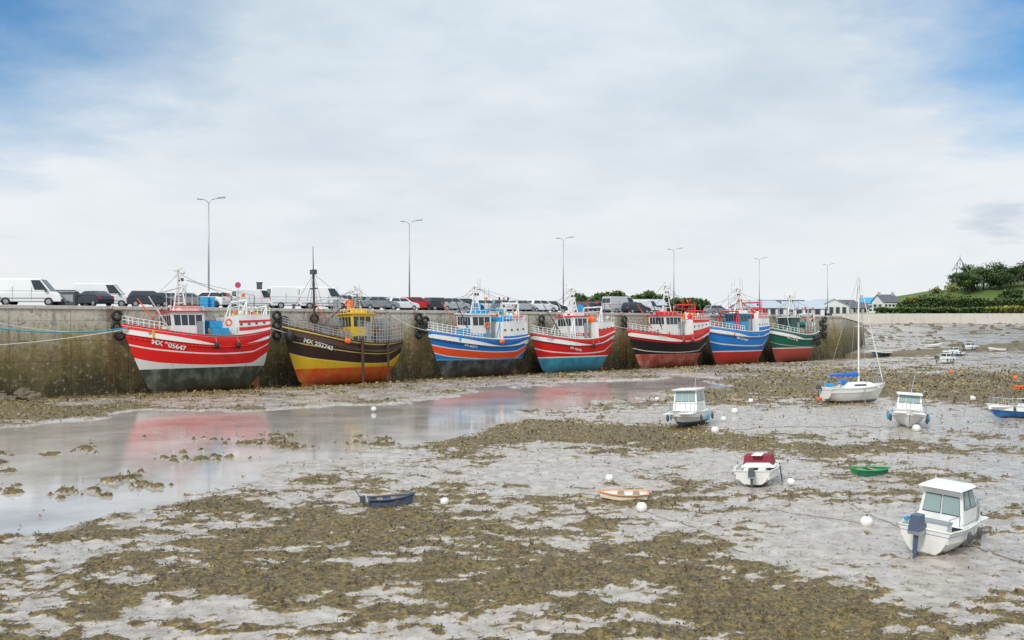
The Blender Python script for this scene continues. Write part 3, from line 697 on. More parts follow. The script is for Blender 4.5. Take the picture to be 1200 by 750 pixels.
# 7 green
def x7(mb, h, e, L, B):
    rails(mb, h, .5, 1.0, .8, 'white', 10); rails(mb, h, .0, .45, 1.3, 'galv', 8, rows=(1, .66, .33))
    house(mb, L*.40, L*.58, 1.4, 4.4, 7.6, 'green', 'white', None, .2, 4, 3); mast(mb, L*.46, 7.7, 12.4, 'white', True, .7); gantry(mb, h, .1, 8.2, 'white'); gantry(mb, h, .3, 9.0, 'galv'); gear(mb, h, L, B, .45, 7.7, 8.4)
    clutter(mb, h, L, .05, .35, 14, ('dgrey', 'net', 'orange', 'white', 'black')); clutter(mb, h, L, .6, .85, 6, ('yellow', 'net', 'white'))
    for i in range(5): cage(mb, (L*(.05+.07*i), .8, 5.5), (1.1, 1.6, 1.0), 'dgrey')
    fenders(mb, h, L, (.04, .12, .2), .35, 'black', .8); fenders(mb, h, L, (.05, .14), .3, 'black', 1.8)
    stay(mb, (L*.46, 0, 11.2), (L-.3, 0, 6.5))
trawler(900, 961, 5.0, [4.9, 4.5, 4.45, 4.9, 5.7], hullmat('hull_green_red', [(0, (.008, .12, .08)), (.54, (.5, .5, .45)), (.56, (.008, .13, .085)), (.82, W_), (.84, (.008, .13, .085)), (.975, W_)], 2.5, (.55, .08, .06), W_, (.38, .1, .07)), 'MX 214981', rake=2.0, extras=x7, roll=1, txts=(.72, .75), tsize=.48)

def rope(a, b_, sag, r=.03, m='rope', n=18, name='mooring_rope'):
    a = Vector(a); b_ = Vector(b_); pts = []
    for i in range(n+1):
        u = i/n; p = a.lerp(b_, u); p.z -= sag*4*u*(1-u); pts.append(p)
    mb = MB(); mb.path(pts, r, m, 6); mb.build(name)
xb, yb = wall(t_at(146, 3.2)+.3, 3.2)
rope((*wall(-9, -.5), 8.35), (xb, yb, 6.0), 1.3, .06, 'teal'); rope((*wall(-6, -.5), 8.3), (xb, yb, 5.7), 1.0, .035, 'rope'); rope((*wall(-14, .1), 4.6), (xb, yb, 5.9), .8, .045, 'rope')
for bpx, dt in ((331, -3), (500, -4), (622, -3), (735, -4), (828, -3), (900, -2.5)):
    tt = t_at(bpx, 3.2); x, y = wall(tt+.4, 3.2); rope((*wall(tt+dt, -.5), qz(tt)+.3), (x, y, 5.4), .5, .035, 'rope')

# ------------------------------------------------------------ vehicles
def wheelset(mb, xs_, w, r=.33):
    for x in xs_:
        for sg in (-1, 1):
            mb.cyl((x, sg*(w-.14), r), (x, sg*(w+.03), r), r, r, 'black', 16); mb.cyl((x, sg*(w+.03), r), (x, sg*(w+.05), r), r*.6, r*.55, 'galv', 12)
def vehicle(kind, col, px, off, rz, sc=1.0):
    t = t_at(px, -off); x, y = wall(t, -off)
    e = empty('van' if kind == 'van' else 'parked_car', (x, y, qz(t)-.02), (0, 0, rz)); e.scale = (sc, sc, sc)
    cm = paint('car_'+col, {'white': (.82, .83, .84), 'dark': (.035, .04, .055), 'grey': (.25, .27, .29), 'silver': (.5, .52, .54), 'red': (.6, .02, .02), 'blue': (.04, .12, .35)}[col], .22, .1)
    mb = MB()
    if kind == 'van':
        mb.prism([(-2.6, .32), (-2.62, 1.15), (1.75, 1.15), (2.45, .98), (2.62, .62), (2.6, .32)], -.95, .95, cm)
        c = mb.frus(-2.6, 1.8, .95, 1.15, -2.5, .95, .84, 2.2, cm); ctr = (c[0]+c[6])/2
        mb.panes(c[1], c[2], c[6], c[5], 1, ctr=ctr, mx=.05, my=.12)
        for a, b_, cc, d in ((c[3], c[2], c[6], c[7]), (c[0], c[1], c[5], c[4])):
            A = a.lerp(b_, .70); D = d.lerp(cc, .76); mb.panes(A, b_, cc, D, 1, ctr=ctr, mx=.08, my=.16)
        mb.panes(c[0], c[3], c[7], c[4], 2, ctr=ctr, my=.25)
        mb.build('body', e, bevel=.07)
        mb = MB(); wheelset(mb, (-1.6, 1.65), .95, .34); mb.box((2.6, 0, .42), (.12, 1.86, .24), 'dgrey'); mb.box((-2.62, 0, .42), (.12, 1.86, .24), 'dgrey')
        for sg in (-1, 1):
            mb.box((2.5, sg*.74, .82), (.16, .3, .18), 'glassl'); mb.box((-2.61, sg*.85, 1.0), (.05, .14, .4), 'red'); mb.box((1.45, sg*1.06, 1.25), (.12, .2, .25), 'dgrey')
            mb.box((-.4, sg*.955, .62), (4., .03, .07), 'grey')
            for x_ in (-1.1, .35): mb.box((x_, sg*.956, 1.0), (.02, .02, 1.1), 'grey')
    else:
        if kind == 'hatch': gh = (-1.95, 1.05, -1.6, .3, 1.52)
        else: gh = (-1.75, 1.0, -1.05, .3, 1.44)
        mb.prism([(-2.0, .28), (-2.06, .7), (-1.95, 1.0), (1.0, 1.0), (1.85, .84), (2.08, .55), (2.05, .28)], -.86, .86, cm)
        c = mb.frus(gh[0], gh[1], .84, 1.0, gh[2], gh[3], .64, gh[4], cm); ctr = (c[0]+c[6])/2
        mb.panes(c[1], c[2], c[6], c[5], 1, ctr=ctr, mx=.06, my=.12); mb.panes(c[0], c[3], c[7], c[4], 1, ctr=ctr, mx=.1, my=.2)
        mb.panes(c[3], c[2], c[6], c[7], 2, ctr=ctr, mx=.07, my=.18); mb.panes(c[0], c[1], c[5], c[4], 2, ctr=ctr, mx=.07, my=.18)
        mb.build('body', e, bevel=.06)
        mb = MB(); wheelset(mb, (-1.3, 1.3), .84, .31)
        for sg in (-1, 1):
            mb.box((1.98, sg*.62, .68), (.16, .34, .14), 'glassl'); mb.box((-2.0, sg*.68, .78), (.1, .26, .2), 'red'); mb.box((.75, sg*.93, 1.0), (.12, .16, .13), cm)
        mb.box((2.06, 0, .4), (.06, 1.2, .16), 'dgrey')
    mb.build('wheels_and_trim', e)
V = [('van', 'white', 36, 5, .15, 1.2), ('hatch', 'dark', 84, 9, .3, 1.15), ('car', 'dark', 108, 5, 2.6, 1.1), ('van', 'white', 122, 10, .25, 1.15), ('van', 'white', -45, 6, .2, 1.15),
     ('hatch', 'dark', 176, 4, .4, 1.12), ('hatch', 'silver', 200, 7, .5, 1.1), ('car', 'grey', 222, 4, .4, 1.1), ('hatch', 'white', 244, 4, 2.9, 1.15), ('hatch', 'white', 262, 7, .6, 1.15),
     ('van', 'white', 300, 6, .6, 1.0), ('van', 'white', 345, 5, .5, 1.18), ('van', 'white', 378, 4, .5, 1.18), ('hatch', 'grey', 405, 4, .5, 1.15), ('hatch', 'white', 424, 6, .6, 1.15),
     ('car', 'grey', 444, 4, .5, 1.15), ('hatch', 'blue', 458, 8, .9, 1.15), ('hatch', 'white', 470, 4, .6, 1.05), ('hatch', 'red', 487, 5, .8, 1.15), ('car', 'red', 500, 6, .8, 1.15), ('hatch', 'dark', 514, 5, .8, 1.15),
     ('hatch', 'silver', 530, 5, .7, 1.15), ('hatch', 'dark', 546, 7, .7, 1.15), ('car', 'silver', 610, 5, .8, 1.15), ('hatch', 'blue', 622, 8, .6, 1.15), ('hatch', 'white', 634, 5, .6, 1.15), ('hatch', 'dark', 646, 9, .6, 1.15),
     ('van', 'silver', 728, 8, .6, 1.2), ('hatch', 'dark', 745, 6, .6, 1.15), ('van', 'white', 757, 9, .6, 1), ('hatch', 'grey', 840, 12, .5, 1.15), ('hatch', 'white', 570, 10, .5, 1.15), ('hatch', 'grey', 590, 9, .5, 1.15), ('hatch', 'dark', 700, 11, .5, 1.15)]
for v in V: vehicle(*v)

# ------------------------------------------------------------ street lamps
def lamp(X, Y, zt=20.):
    e = empty('street_lamp', (X, Y, 8.0 if X < 40 else 7.4)); z0 = e.location.z; hgt = zt-z0
    mb = MB(); mb.cyl((0, 0, 0), (0, 0, hgt-.5), .11, .06, 'galv', 10); mb.cyl((0, 0, 0), (0, 0, 1.2), .15, .14, 'galv', 10); mb.build('pole', e, smooth=True)
    mb = MB(); mb.path([(0, 0, hgt-.6), (.3, .1, hgt-.2), (1.1, .2, hgt)], .045, 'galv'); mb.box((1.35, .24, hgt+.02), (.8, .3, .12), 'grey', rz=.15, ry=-.12)
    mb.path([(0, 0, hgt-.6), (-.25, -.1, hgt-.3), (-.7, -.2, hgt-.2)], .04, 'galv'); mb.box((-.9, -.22, hgt-.2), (.55, .26, .1), 'grey', rz=.15, ry=.1)
    mb.build('arms', e)
for p in ((-32.9, 108), (-13.7, 133), (8.3, 161), (30.4, 187), (53.9, 217), (76.4, 241)): lamp(*p)
x, y = wall(t_at(279, -3), -3); mb = MB(); z = qz(20); mb.cyl((x, y, z), (x, y, z+2.6), .04, .04, 'galv', 6); mb.cyl((x, y-.05, z+2.5), (x, y-.09, z+2.5), .33, .33, 'blue', 16); mb.cyl((x, y-.09, z+2.5), (x, y-.1, z+2.5), .24, .24, 'red', 16); mb.build('traffic_sign')
x, y = wall(t_at(304, -9), -9); mb = MB(); mb.box((x, y, z+1.5), (.55, .5, 3), 'dgrey'); mb.box((x, y, z+3.05), (.7, .6, .12), 'dgrey'); mb.build('information_pillar', bevel=.04)
x, y = wall(t_at(80, -3), -3); mb = MB(); z = qz(0); mb.box((x, y, z+.65), (1.6, .8, 1.3), 'dgrey'); mb.box((x, y, z+1.35), (1.7, .9, .1), 'grey'); mb.box((x, y-.41, z+.7), (1.3, .03, .7), 'grey'); mb.build('utility_cabinet', bevel=.03)
for px, c_ in ((240, 'lblue'), (247, 'lblue'), (395, 'grey'), (560, 'lblue'), (410, 'orange'), (590, 'white'), (680, 'lblue')):
    t = t_at(px, -2); x, y = wall(t, -2); z = qz(t); mb = MB()
    for k in range(3): mb.box((x, y, z+.2+.36*k), (.8, .55, .32), c_); mb.box((x, y, z+.37+.36*k), (.86, .6, .05), c_)
    mb.build('fish_crate_stack')

# ------------------------------------------------------------ far shore
GR = paint('grass', (.09, .15, .025), .9, .6, scale=.2)
sh = empty('seawall'); mb = MB(); wallstrip(mb, C2, (150, 334), 8.6, 8.7, 'cap', 12, .6, 3); wallstrip(mb, (150, 334), (420, 350), 8.7, 8.9, 'cap', 20, .6, 3); mb.build('wall_face', sh)
mb = MB(); mb.add([(*C2, 8.3), (150, 334, 8.35), (420, 350, 8.5), (420, 900, 8.6), (60, 900, 8.6), (90, 345, 8.3)], [(0, 1, 2, 3, 4, 5)], GR); mb.build('bank')
hx = np.linspace(-1, 1, 60); HX, HY = np.meshgrid(hx, hx); R2 = HX**2*1.0+HY**2
hz = 8.2+14*np.clip(1-R2, 0, 1)**.65+(fbm(HX*5+3, HY*5, 4, 80)-.5)*3.0*np.clip(1-R2, 0, 1)-.6*(R2 > .98)
idx2 = np.arange(3600).reshape(60, 60); q2 = np.stack([idx2[:-1, :-1], idx2[:-1, 1:], idx2[1:, 1:], idx2[1:, :-1]], -1).reshape(-1, 4)
bigmesh('hill', np.stack([238+HX*95, 425+HY*62, hz], -1).reshape(-1, 3), q2, GR, smooth=True)
def hillz(x, y):
    a = (x-238)/95; b_ = (y-425)/62; r = a*a+b_*b_
    return 8.4+13.5*max(1-r, 0)**.65
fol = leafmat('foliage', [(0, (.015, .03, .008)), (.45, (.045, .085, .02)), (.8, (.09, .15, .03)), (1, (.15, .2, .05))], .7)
foly = leafmat('foliage_yellow', [(0, (.05, .065, .01)), (.5, (.17, .18, .025)), (1, (.3, .29, .05))], .7)
def tree(x, y, z, hgt, w, name='tree', mat=None, n=2200, trunk=True, flat=.6, leaf=.34):
    e = empty(name, (x, y, z)); C = []
    mb = MB()
    if trunk:
        mb.cyl((0, 0, -.5), (.2, 0, hgt*.5), .3, .18, 'trunk', 8)
        for i in range(6):
            a = random.random()*6.28; mb.cyl((.15, 0, hgt*random.uniform(.25, .5)), (math.cos(a)*w*.35, math.sin(a)*w*.35, hgt*random.uniform(.55, .85)), .12, .05, 'trunk', 6)
        mb.build('trunk', e)
    for i in range(9):
        a = random.random()*6.28; rr = w*.36*random.random()**.5
        C.append((math.cos(a)*rr, math.sin(a)*rr, hgt*random.uniform(.35 if trunk else .2, .85), w*random.uniform(.14, .26)))
    C = np.array(C); k = rng.integers(0, len(C), n); d = rng.normal(size=(n, 3)); d /= np.linalg.norm(d, axis=1)[:, None]
    rr = (rng.random(n)**.4)*(1+.25*rng.normal(size=n)); P = C[k, :3]+d*(C[k, 3]*rr)[:, None]*np.array([1, 1, flat])
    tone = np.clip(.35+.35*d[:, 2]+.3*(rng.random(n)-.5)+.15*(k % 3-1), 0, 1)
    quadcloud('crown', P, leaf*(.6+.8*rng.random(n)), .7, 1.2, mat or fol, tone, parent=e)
for i, (px, D, hg, w, mt) in enumerate(((1075, 372, 7, 11, foly), (1088, 380, 9, 12, fol), (1103, 385, 13, 15, foly), (1094, 378, 7, 11, foly), (1122, 405, 10, 13, fol), (1136, 395, 11, 14, fol), (1152, 400, 10, 14, fol), (1168, 396, 11, 14, fol), (1184, 402, 9, 13, fol), (1200, 398, 10, 14, fol),
                                        (1216, 400, 10, 14, fol), (1064, 368, 6, 9, fol), (1115, 375, 6, 10, foly), (1132, 374, 6, 9, fol), (1150, 376, 5, 9, foly), (1168, 376, 5, 10, fol), (1185, 378, 6, 10, fol), (1232, 398, 9, 14, fol), (1145, 420, 11, 14, fol), (1175, 425, 11, 14, fol), (1205, 420, 10, 14, fol))):
    x = (px-600)/F*D; tree(x, D, hillz(x, D)-.8, hg, w, 'pine_tree' if mt is fol and hg > 8 else 'tree', mt)
def hedge(x0, y0, x1, y1, z, hgt, dep, n, name='hedge', mat=fol, leaf=.4):
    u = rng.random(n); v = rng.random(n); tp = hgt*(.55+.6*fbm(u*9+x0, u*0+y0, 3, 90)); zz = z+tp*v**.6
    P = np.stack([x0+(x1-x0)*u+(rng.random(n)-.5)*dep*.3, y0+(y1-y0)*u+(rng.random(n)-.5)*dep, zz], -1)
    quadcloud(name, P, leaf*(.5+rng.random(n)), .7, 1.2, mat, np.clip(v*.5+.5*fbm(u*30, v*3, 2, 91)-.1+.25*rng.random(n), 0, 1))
hedge(128, 350, 172, 352, 8.4, 2.2, 4, 4000); hedge(166, 352, 215, 356, 8.4, 2.6, 5, 5000, mat=foly); hedge(150, 366, 230, 368, 10.5, 4.5, 5, 8000)
hedge(22, 330, 52, 335, 7.6, 8.0, 8, 9000, 'distant_trees', leaf=.5); hedge(52, 332, 66, 336, 7.6, 6.0, 6, 3000, 'distant_trees', leaf=.5)
def building(name, px, D, wdt, dep, hw, hr, z, body='stone', roof='slate', rz=0., cols=4, rows=2, chim=True, gable=False, win=True):
    x = (px-600)/F*D; e = empty(name, (x, D, z), (0, 0, rz)); a, b_ = wdt/2, dep/2
    mb = MB(); vs = mb.frus(-a, a, b_, 0, -a, a, b_, hw, body); ctr = Vector((0, 0, hw/2))
    if not gable:
        mb.add([(-a, -b_, hw), (-a, b_, hw), (-a, 0, hw+hr)], [(0, 1, 2)], body); mb.add([(a, -b_, hw), (a, b_, hw), (a, 0, hw+hr)], [(0, 1, 2)], body)
    else:
        mb.add([(-a, -b_, hw), (a, -b_, hw), (0, -b_, hw+hr)], [(0, 1, 2)], body); mb.add([(-a, b_, hw), (a, b_, hw), (0, b_, hw+hr)], [(0, 1, 2)], body)
    mb.build('walls', e)
    mb = MB()
    if not gable:
        for sg in (-1, 1): mb.add([(-a-.3, sg*(b_+.4), hw-.1), (a+.3, sg*(b_+.4), hw-.1), (a+.3, 0, hw+hr+.15), (-a-.3, 0, hw+hr+.15)], [(0, 1, 2, 3)], roof)
    else:
        for sg in (-1, 1): mb.add([(sg*(a+.4), -b_-.3, hw-.1), (sg*(a+.4), b_+.3, hw-.1), (0, b_+.3, hw+hr+.15), (0, -b_-.3, hw+hr+.15)], [(0, 1, 2, 3)], roof)
    if chim:
        for sg in (-1, 1): mb.box((sg*(a-.6), 0, hw+hr+.4), (.9, .7, 1.6), 'stone')
    o = mb.build('roof', e); s = o.modifiers.new('s', 'SOLIDIFY'); s.thickness = .15
    if win: mb = MB(); mb.panes(vs[0], vs[1], vs[5], vs[4], cols, rows=rows, gap=.5, gy=.45, my=.15, ctr=ctr, fr='grey'); mb.panes(vs[0], vs[3], vs[7], vs[4], 2, rows=rows, gap=.5, gy=.45, my=.15, ctr=ctr, fr='grey'); mb.build('windows', e)
for px, w_, d_, h_, rz_, rf in ((888, 13, 330, 2.6, .3, 'rooflight'), (915, 16, 345, 3.0, .05, 'slate'), (940, 13, 335, 2.4, -.2, 'rooflight'), (966, 11, 350, 3.4, .2, 'rooflight')): building('warehouse', px, d_, w_, 14, h_, 2.2, 7.6, 'stone' if rf == 'slate' else 'white', rf, rz_, 4, 1, False, w_ < 13)
building('warehouse', 705, 330, 16, 8, 4, 2, 7.6, 'stone', 'slate', .1, 6, 1, False); building('warehouse', 745, 320, 18, 9, 3.4, 1.6, 7.6, 'stone', 'rooflight', .1, 6, 1, False)
building('stone_house', 1038, 385, 7, 8, 4.4, 2.6, 8.6, 'white', 'slate', .2); building('stone_house', 1020, 392, 8, 7, 4.0, 2.0, 8.6, 'white', 'lblue', -.1)
building('stone_house', 992, 400, 7, 8, 2.8, 2.4, 8.6, 'stone', 'slate', .3, chim=False); building('stone_house', 1004, 372, 7, 6, 2.0, 1.8, 8.6, 'stone', 'slate', .1, 3, 1, False)
building('stone_house', 1185, 455, 12, 9, 5, 3, 17, 'stone', 'slate', .1)
x = (1125-600)/F*400; e = empty('lookout_frame', (x, 400, 20.2)); mb = MB()
for sg in (-1, 1):
    mb.cyl((sg*3.2, 0, 5.5), (0, 0, 10.6), .2, .16, 'grey', 6); mb.cyl((sg*2.4, 0, -3), (sg*1.0, 0, 9), .16, .14, 'dgrey', 6)
mb.cyl((0, 0, 8), (0, 0, 12), .1, .06, 'dgrey', 6); mb.cyl((-2.6, 0, 6.3), (2.6, 0, 6.3), .12, .12, 'dgrey', 6); mb.build('frame', e)

def rocks(name, pts, smin, smax):
    mb = MB()
    for x, y, z in pts:
        s = random.uniform(smin, smax); o = len(mb.v); mb.ball((x, y, z), (s*random.uniform(.8, 1.5), s, s*random.uniform(.4, .8)), 'rock', 9, 6)
        for i in range(o, len(mb.v)):
            v = mb.v[i]; k = s*.18; mb.v[i] = (v[0]+random.uniform(-k, k), v[1]+random.uniform(-k, k), v[2]+random.uniform(-k, k))
    mb.build(name)
pts = []
for i in range(90):
    t = random.uniform(-14, 3); o = random.uniform(.3, 3.2); pts.append((*wall(t, o), max(0, .9-o*.3)*random.random()-.4))
rocks('rock_pile', pts, .2, .7)
pts = []
for i in range(420):
    x = random.uniform(75, 250); y = random.uniform(200, 328); hh_, _ = fields(np.array([x]), np.array([y])); pts.append((x, y, float(hh_[0])))
rocks('beach_rocks', pts, .2, .8)

# ------------------------------------------------------------ small boats
def small(name, px, py, L, B, zg, hdg, stops, wl, bot, build=None, roll=0, pitch=0, cap='white', deck='white', inner='white', **kw):
    x, y = G(px, py); e = empty(name, (x, y, -.03), (math.radians(roll), math.radians(pitch), math.radians(hdg)))
    o = dict(rake=L*.12, zk0=.02, srise=.04, srs=.2, pm=.33, pb=.7, ps=.33, drop=.35, thick=.05, ns=24, nu=12, sw=.85, srake=.05, capr=.03, forefoot=.15); o.update(kw)
    h = hull(L, B, zg, e, hullmat('hull_'+name, stops, wl, bot, grime=.25), cap=cap, deck=deck, inner=inner, **o)
    mb = MB()
    if build: build(mb, h, e, L, B)
    if mb.v: mb.build('fittings', e, bevel=.012)
    R = Matrix.Rotation(math.radians(hdg), 3, 'Z'); d = R @ Vector((L/2, 0, 0)); e.location = (x-d.x, y-d.y, -.03)
    return e
def outboard(mb, y=0, z=.75, col='dgrey', s=1., tilt=0):
    mb.frus(-.55*s, -.1*s, .15*s, z, -.5*s, -.12*s, .12*s, z+.42*s, col, y); mb.frus(-.5*s, -.15*s, .16*s, z-.1*s, -.55*s, -.1*s, .16*s, z+.002, 'galv', y)
    mb.cyl((-.32*s, y, z-.1*s), (-.34*s, y, z-.75*s), .07*s, .06*s, col, 8); mb.ball((-.36*s, y, z-.75*s), (.2*s, .06*s, .06*s), col, 8, 6)
    mb.box((-.02, y, z+.02), (.14*s, .26*s, .28*s), 'dgrey')
    for k in range(3):
        a = k*2.09; mb.box((-.56*s, y+.09*s*math.sin(a), z-.75*s+.09*s*math.cos(a)), (.03, .07*s, .17*s), 'galv', rx=-a)
def bowrail(mb, h, s0, s1, hh, n=7):
    rails(mb, h, s0, s1, hh, 'galv', n, .06, (1,))
WH = [(0, W_), (.9, (.7, .7, .68))]
def bA(mb, h, e, L, B):
    mb.frus(L*.3, L*.93, B*.42, .80, L*.34, L*.78, B*.34, .90, 'white')
    c = mb.frus(L*.34, L*.76, B*.39, .88, L*.36, L*.58, B*.31, 1.90, 'white'); ctr = (c[0]+c[6])/2
    for a, b_, cc, d, n_ in ((c[1], c[2], c[6], c[5], 2), (c[3], c[2], c[6], c[7], 2), (c[0], c[1], c[5], c[4], 2)):
        mb.panes(a.lerp(d, .4), b_.lerp(cc, .4), b_.lerp(cc, .95), a.lerp(d, .95), n_, m='glassl', ctr=ctr, my=.06)
    mb.panes(c[0], c[3], c[7], c[4], 2, m='glassl', ctr=ctr, my=.25)
    mb.frus(L*.27, L*.63, B*.37, 1.90, L*.30, L*.59, B*.30, 1.99, 'white')
    mb.box((L*.18, 0, .80), (.45, B*.55, .3), 'white'); mb.box((L*.18, 0, .97), (.47, B*.57, .05), 'grey'); outboard(mb, .1, .85, 'slateb', 1.1)
    bowrail(mb, h, .6, 1.0, .45); mb.cyl((L*.4, .3, 2), (L*.4, .3, 2.4), .012, .008, 'white', 5)
    mb.box((L*.08, B*.36, 1.0), (.3, .08, .1), 'lblue'); mb.path([(L*.05, -B*.36, .9), (L*.05, -B*.36, 1.2), (L*.25, -B*.38, 1.2), (L*.25, -B*.38, .9)], .015, 'galv', 5)
    for s in (.3, .55):  mb.ball((h['X'](s, 1), -B/2-.08, .62), (.08, .08, .18), 'dgrey', 8, 6)
small('motor_boat', 1108, 639, 3.9, 1.75, [.86, .86, .92, 1.05], 48, [(0, W_), (.8, (.25, .3, .4)), (.83, W_)], .14, (.35, .35, .33), bA, roll=4)
def bB(mb, h, e, L, B):
    mb.frus(L*.42, L*.9, B*.42, .62, L*.46, L*.8, B*.2, .92, 'white'); mb.frus(L*.44, L*.72, B*.36, .70, L*.46, L*.68, B*.32, 1.12, 'cover')
    mb.box((L*.5, 0, 1.15), (L*.25, B*.25, .03), 'white')
    for sg in (-1, 1): mb.cyl((L*.5, sg*B*.55, 0), (L*.5, sg*B*.5, .8), .03, .03, 'dgrey', 6); mb.box((L*.2, sg*.3, .55), (.3, .3, .3), 'white')
    mb.box((.5, 0, .5), (.5, B*.6, .25), 'dgrey'); outboard(mb, 0, .5, 'dgrey', .8)
small('motor_boat', 890, 563, 3.6, 1.75, [.68, .68, .72, .85], 68, WH, .12, (.12, .12, .12), bB, roll=-3)
def cab(xf0, xf1, z0, z1, win='glass', pole=3.4, ob=True):
    def f(mb, h, e, L, B):
        mb.frus(L*.2, L*.95, B*.42, z0-.08, L*.22, L*.82, B*.32, z0, 'white')
        c = mb.frus(L*xf0, L*xf1, B*.36, z0, L*xf0, L*(xf1-.07), B*.31, z1, 'white'); ctr = (c[0]+c[6])/2
        for a, b_, cc, d, n_ in ((c[1], c[2], c[6], c[5], 3), (c[3], c[2], c[6], c[7], 2), (c[0], c[1], c[5], c[4], 2), (c[0], c[3], c[7], c[4], 2)):
            mb.panes(a.lerp(d, .42), b_.lerp(cc, .42), b_.lerp(cc, .93), a.lerp(d, .93), n_, m=win, ctr=ctr, my=.06)
        mb.box((L*(xf0+xf1)/2-.05, 0, z1+.03), (L*(xf1-xf0)+.1, B*.7, .06), 'white')
        if pole: mb.cyl((L*xf0, .1, z1), (L*xf0-.3, .3, pole), .03, .015, 'galv', 5)
        bowrail(mb, h, .6, 1., .5)
        if ob: outboard(mb, 0, .75, 'dgrey', 1.2)
        for s in (.3, .5, .7):
            for sg in (-1, 1): mb.ball((h['X'](s, 1), sg*(h['bf'](s)+.1), .6), (.1, .1, .25), 'lblue' if s == .5 else 'dgrey', 8, 6)
    return f
small('motor_boat', 807, 499, 5.2, 2.3, [.95, .95, 1.0, 1.2], -118, [(0, (.08, .1, .12)), (.35, W_)], .2, (.08, .09, .1), cab(.25, .62, 1.05, 2.35, 'glassl', 3.9), roll=3)
small('motor_boat', 1064, 500, 5.0, 2.2, [1.0, 1.0, 1.1, 1.35], -110, [(0, W_), (.75, (.2, .2, .22)), (.79, W_)], .2, (.3, .3, .3), cab(.3, .62, 1.15, 2.1, 'glassl', 3.3), roll=-3)
def sail(mb, h, e, L, B):
    mb.frus(L*.28, L*.82, B*.34, 1.30, L*.34, L*.70, B*.22, 1.72, 'white')
    for sg in (-1, 1): mb.box((L*.5, sg*B*.285, 1.52), (1.2, .04, .14), 'glass', rx=sg*.33)
    mx = L*.56; mb.cyl((mx, 0, 1.2), (mx, 0, 10.7), .075, .055, 'white', 8)
    mb.cyl((mx, 0, 2.15), (L*.06, 0, 2.25), .05, .05, 'white', 8); mb.cyl((mx, -.55, 6.3), (mx, .55, 6.3), .02, .02, 'white', 5)
    for i in range(10):
        u0 = i/10; x_ = mx-.1-(mx-L*.1)*(u0+.05); mb.ball((x_, .02*(-1)**i, 2.33), (.3, .13, .24-.13*u0), 'blue', 8, 6)
    mb.ball((L*.3, 0, 1.75), (.5, .25, .22), 'blue', 8, 6)
    for a in ((L*.98, 0, 1.6), (.05, 0, 1.4), (mx-.1, B*.45, 1.35), (mx-.1, -B*.45, 1.35)): stay(mb, (mx, 0, 10.5), a, .018, 'galv')
    for yy_ in (-.55, .55): stay(mb, (mx, yy_, 6.3), (mx, 0, 10), .012)
    mb.cyl((L*.97, 0, 1.7), (mx+.2, 0, 9.8), .05, .03, 'white', 6)
    bowrail(mb, h, .8, 1., .55, 4); rails(mb, h, 0, .15, .5, 'galv', 3, .06, (1,))
    outboard(mb, .4, 1.2, 'dgrey', .8); mb.box((L*.12, .3, 1.5), (.5, .5, .25), 'lblue')
    mb.frus(L*.3, L*.62, .08, -.1, L*.28, L*.66, .1, .12, 'dgrey')
    for sg in (-1, 1): mb.cyl((L*.5, sg*B*.52, 0), (L*.5, sg*B*.5, 1.3), .04, .04, 'galv', 6)
small('sailboat', 1002, 472, 6.2, 2.3, [1.3, 1.3, 1.36, 1.6], 22, [(0, W_), (.80, (.25, .1, .1)), (.83, W_)], .3, (.25, .26, .27), sail, roll=0, srise=.4, rake=.9)
def din(mb, h, e, L, B):
    for s in (.25, .55): mb.box((L*s, 0, .28), (.22, h['bf'](s)*1.8, .04), 'wood')
    for i in range(4): mb.box((L*.45, -.3+.2*i, .09), (L*.6, .12, .02), 'wood')
def din1(mb, h, e, L, B):
    din(mb, h, e, L, B); mb.cyl((-.1, .1, .1), (-.45, .25, .7), .025, .02, 'dgrey', 6); mb.box((-.2, .12, .35), (.2, .2, .25), 'dgrey'); mb.cyl((.1, .2, .42), (1.5, -.25, .5), .025, .02, 'wood', 6)
small('dinghy', 460, 594, 1.75, .95, [.38, .36, .38, .46], 15, [(0, (.07, .11, .18)), (.75, (.04, .06, .11))], .02, (.05, .08, .12), din1, cap='slateb', deck='slateb', inner='slateb', drop=.3, rake=.25, pitch=-2)
small('dinghy', 730, 586, 1.95, 1.25, [.33, .31, .31, .36], 172, [(0, W_), (.86, (.80, .36, .18))], .02, W_, din, cap='dorange', inner='cream', deck='cream', drop=.2, rake=.3, sw=.7)
small('dinghy', 1022, 557, 1.7, 1.0, [.34, .32, .32, .37], 8, [(0, (.02, .26, .08))], .02, (.02, .2, .06), din, cap='bgreen', inner='green', deck='green', drop=.28, rake=.25)
small('rowing_boat', 1196, 490, 4.4, 1.8, [.8, .8, .85, 1.0], 172, [(0, (.04, .2, .5)), (.62, W_)], .12, (.04, .14, .35), cab(.3, .5, .85, 1.35, 'glass', 0, False), roll=5)
small('dinghy', 1201, 457, 2.2, 1.3, [.4, .4, .4, .5], 20, [(0, (.75, .2, .06))], .05, (.5, .1, .05), din, cap='orange', inner='orange')
for i, (px, py, L, hd) in enumerate(((1043, 408, 4.5, 200), (1130, 400, 4.5, 30), (1085, 398, 4, 10), (1128, 414, 4, 190), (1176, 404, 4, 200), (1100, 428, 3, 15))):
    D = {408: 186, 400: 205, 398: 215, 414: 180, 404: 200, 428: 150}[py]
    hz_, _ = fields(np.array([(px-600)/F*D]), np.array([float(D)]))
    e = small('motor_boat' if i % 2 else 'rowing_boat', px, py, L, 1.8, [.7, .7, .8, 1.0], hd, WH if i % 3 else [(0, (.05, .2, .4)), (.7, W_)], .1, (.2, .25, .3), cab(.3, .6, .85, 1.5, 'glass', 0) if i % 2 else din)
    e.location.x = (px-600)/F*D; e.location.y = D; e.location.z = float(hz_[0])-.05
